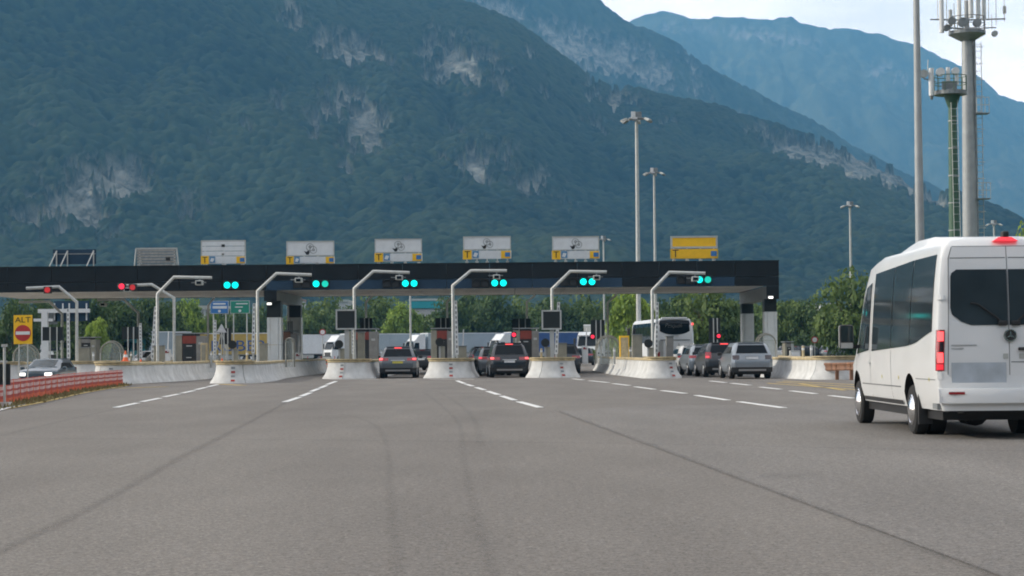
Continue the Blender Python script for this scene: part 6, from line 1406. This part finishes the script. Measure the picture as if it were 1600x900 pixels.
TR = [(20,478,75,190,'dark','dark tree above the ALT board'),(70,470,90,230,'dark','dark tree behind the white gantry'),(128,466,90,215,'dark','dark tree right of the gantry'),(178,468,95,225,'dark','dark tree behind the second exit arm'),(228,472,90,235,'dark','dark tree over the teal lorry'),(150,500,44,170,'bright','light green bush left of the exit shields'),
      (300,466,60,300,'bright','light tree above the corrugated building'),(262,474,70,260,'dark','dark tree left of the corrugated building'),(372,492,66,305,'dark','dark tree under the green direction sign'),(345,486,60,308,'dark','dark tree under the blue direction sign'),(410,486,60,312,'dark','dark tree left of the left canopy pillar'),
      (470,488,56,309,'mid','small tree right of the left canopy pillar'),(500,470,90,317,'mid','broad light tree left of the left dark screen'),(545,480,70,305,'dark','dark tree behind the left dark screen'),(592,466,90,321,'mid','broad tree above the grey hatchback, left'),(630,476,60,310,'bright','light tree beside the thin white mast'),(612,500,80,317,'bright','low light tree above the lorry cab'),(668,490,80,317,'mid','tree before the turquoise shed'),(700,476,70,305,'dark','dark tree right of the turquoise shed'),
      (738,462,80,317,'dark','tall dark tree over the dark car queue'),(778,466,80,309,'dark','dark tree over the black crossover'),(797,494,44,329,'bright','bright round tree over the black crossover'),(828,472,80,313,'mid','tree left of the right dark screen'),(868,468,86,305,'dark','tree behind the right dark screen'),(912,470,80,313,'mid','tree right of the right dark screen'),(922,466,44,325,'conifer','dark conifer right of the right dark screen'),(950,472,60,325,'dark','dark tree left of the tallest mast'),
      (985,455,74,180,'bright','bright lime tree behind the tallest mast'),(1012,474,50,190,'bright','bright lime tree right of the tallest mast'),(1062,462,90,240,'dark','dark tree above the coach roof'),(1112,452,100,200,'mid','large leafy tree above the dark grey car'),(1140,468,70,215,'mid','leafy tree left of the right pillars'),(1190,474,70,240,'mid','tree seen between the right pillars'),
      (1232,468,70,230,'mid','leafy tree right of the right pillars'),(1268,476,70,225,'dark','dark tree over the parked cars'),(1300,484,60,215,'mid','tree over the parked cars, left of the lone mast'),(1334,434,112,190,'mid','tall tree beside the minibus roof'),(1372,452,70,200,'dark','dark tree half behind the minibus'),(1612,352,70,230,'bright','light tree top just above the minibus roof at the edge')]
for i, (px, py, wp_, Y, k, l) in enumerate(TR): tree(l, px, py, wp_, Y, k, i)
# the far wood behind the plaza reads as one mass
fw = MB(); fv = []
me = crown_mesh('crown', 'leaf_mid', 77, 1700, 'round', 0.36); n0 = len(me.vertices); co = np.empty(n0*3, np.float32); me.vertices.foreach_get('co', co); co = co.reshape(-1, 3); fi = np.array([p.vertices[:] for p in me.polygons]); tn = np.empty(n0, np.float32); me.attributes['tone'].data.foreach_get('value', tn)
VV, FF, TT = [], [], []; k = 0
for i in range(80):
    px = -60+i*20+random.uniform(-8, 8); Y = random.uniform(345, 480); h = random.uniform(6.5, 10.5); wd = random.uniform(7, 11); a = random.uniform(0, 6.28); c, s = math.cos(a), math.sin(a)
    p = co @ np.array([[c, s, 0], [-s, c, 0], [0, 0, 1]])*np.array([wd, wd, h])+np.array([Wp(px, 550, Y).x, Y, -0.3]); VV.append(p); FF.append(fi+k*n0); TT.append(np.clip(tn*random.uniform(0.6, 1.2), 0, 1)); k += 1
VV = np.concatenate(VV); FF = np.concatenate(FF); me = bpy.data.meshes.new('far_wood'); me.from_pydata(VV.tolist(), [], FF.tolist()); me.materials.append(MATS['leaf_mid']); at = me.attributes.new('tone', 'FLOAT', 'POINT'); at.data.foreach_set('value', np.concatenate(TT)); me.update()
o = bpy.data.objects.new('far_wood', me); COL.objects.link(o); o['kind'] = 'stuff'
# weeds on the left verge
gm = MB()
for i in range(900):
    a = vr[random.randrange(len(vr))]; p = a[0].lerp(a[1], random.random()); p = p+Vector((random.uniform(-0.3, 0.3)*0, random.uniform(-0.8, 0.8), 0)); h = random.uniform(0.04, 0.14); an = random.uniform(0, 3.14); d = Vector((math.cos(an), math.sin(an), 0))*0.05
    gm.add([p-d, p+d, p+Vector((random.uniform(-0.05, 0.05), 0, h))], [(0, 1, 2)])
gm.build('dry_grass', 'verge', None, fix=False)['kind'] = 'stuff'
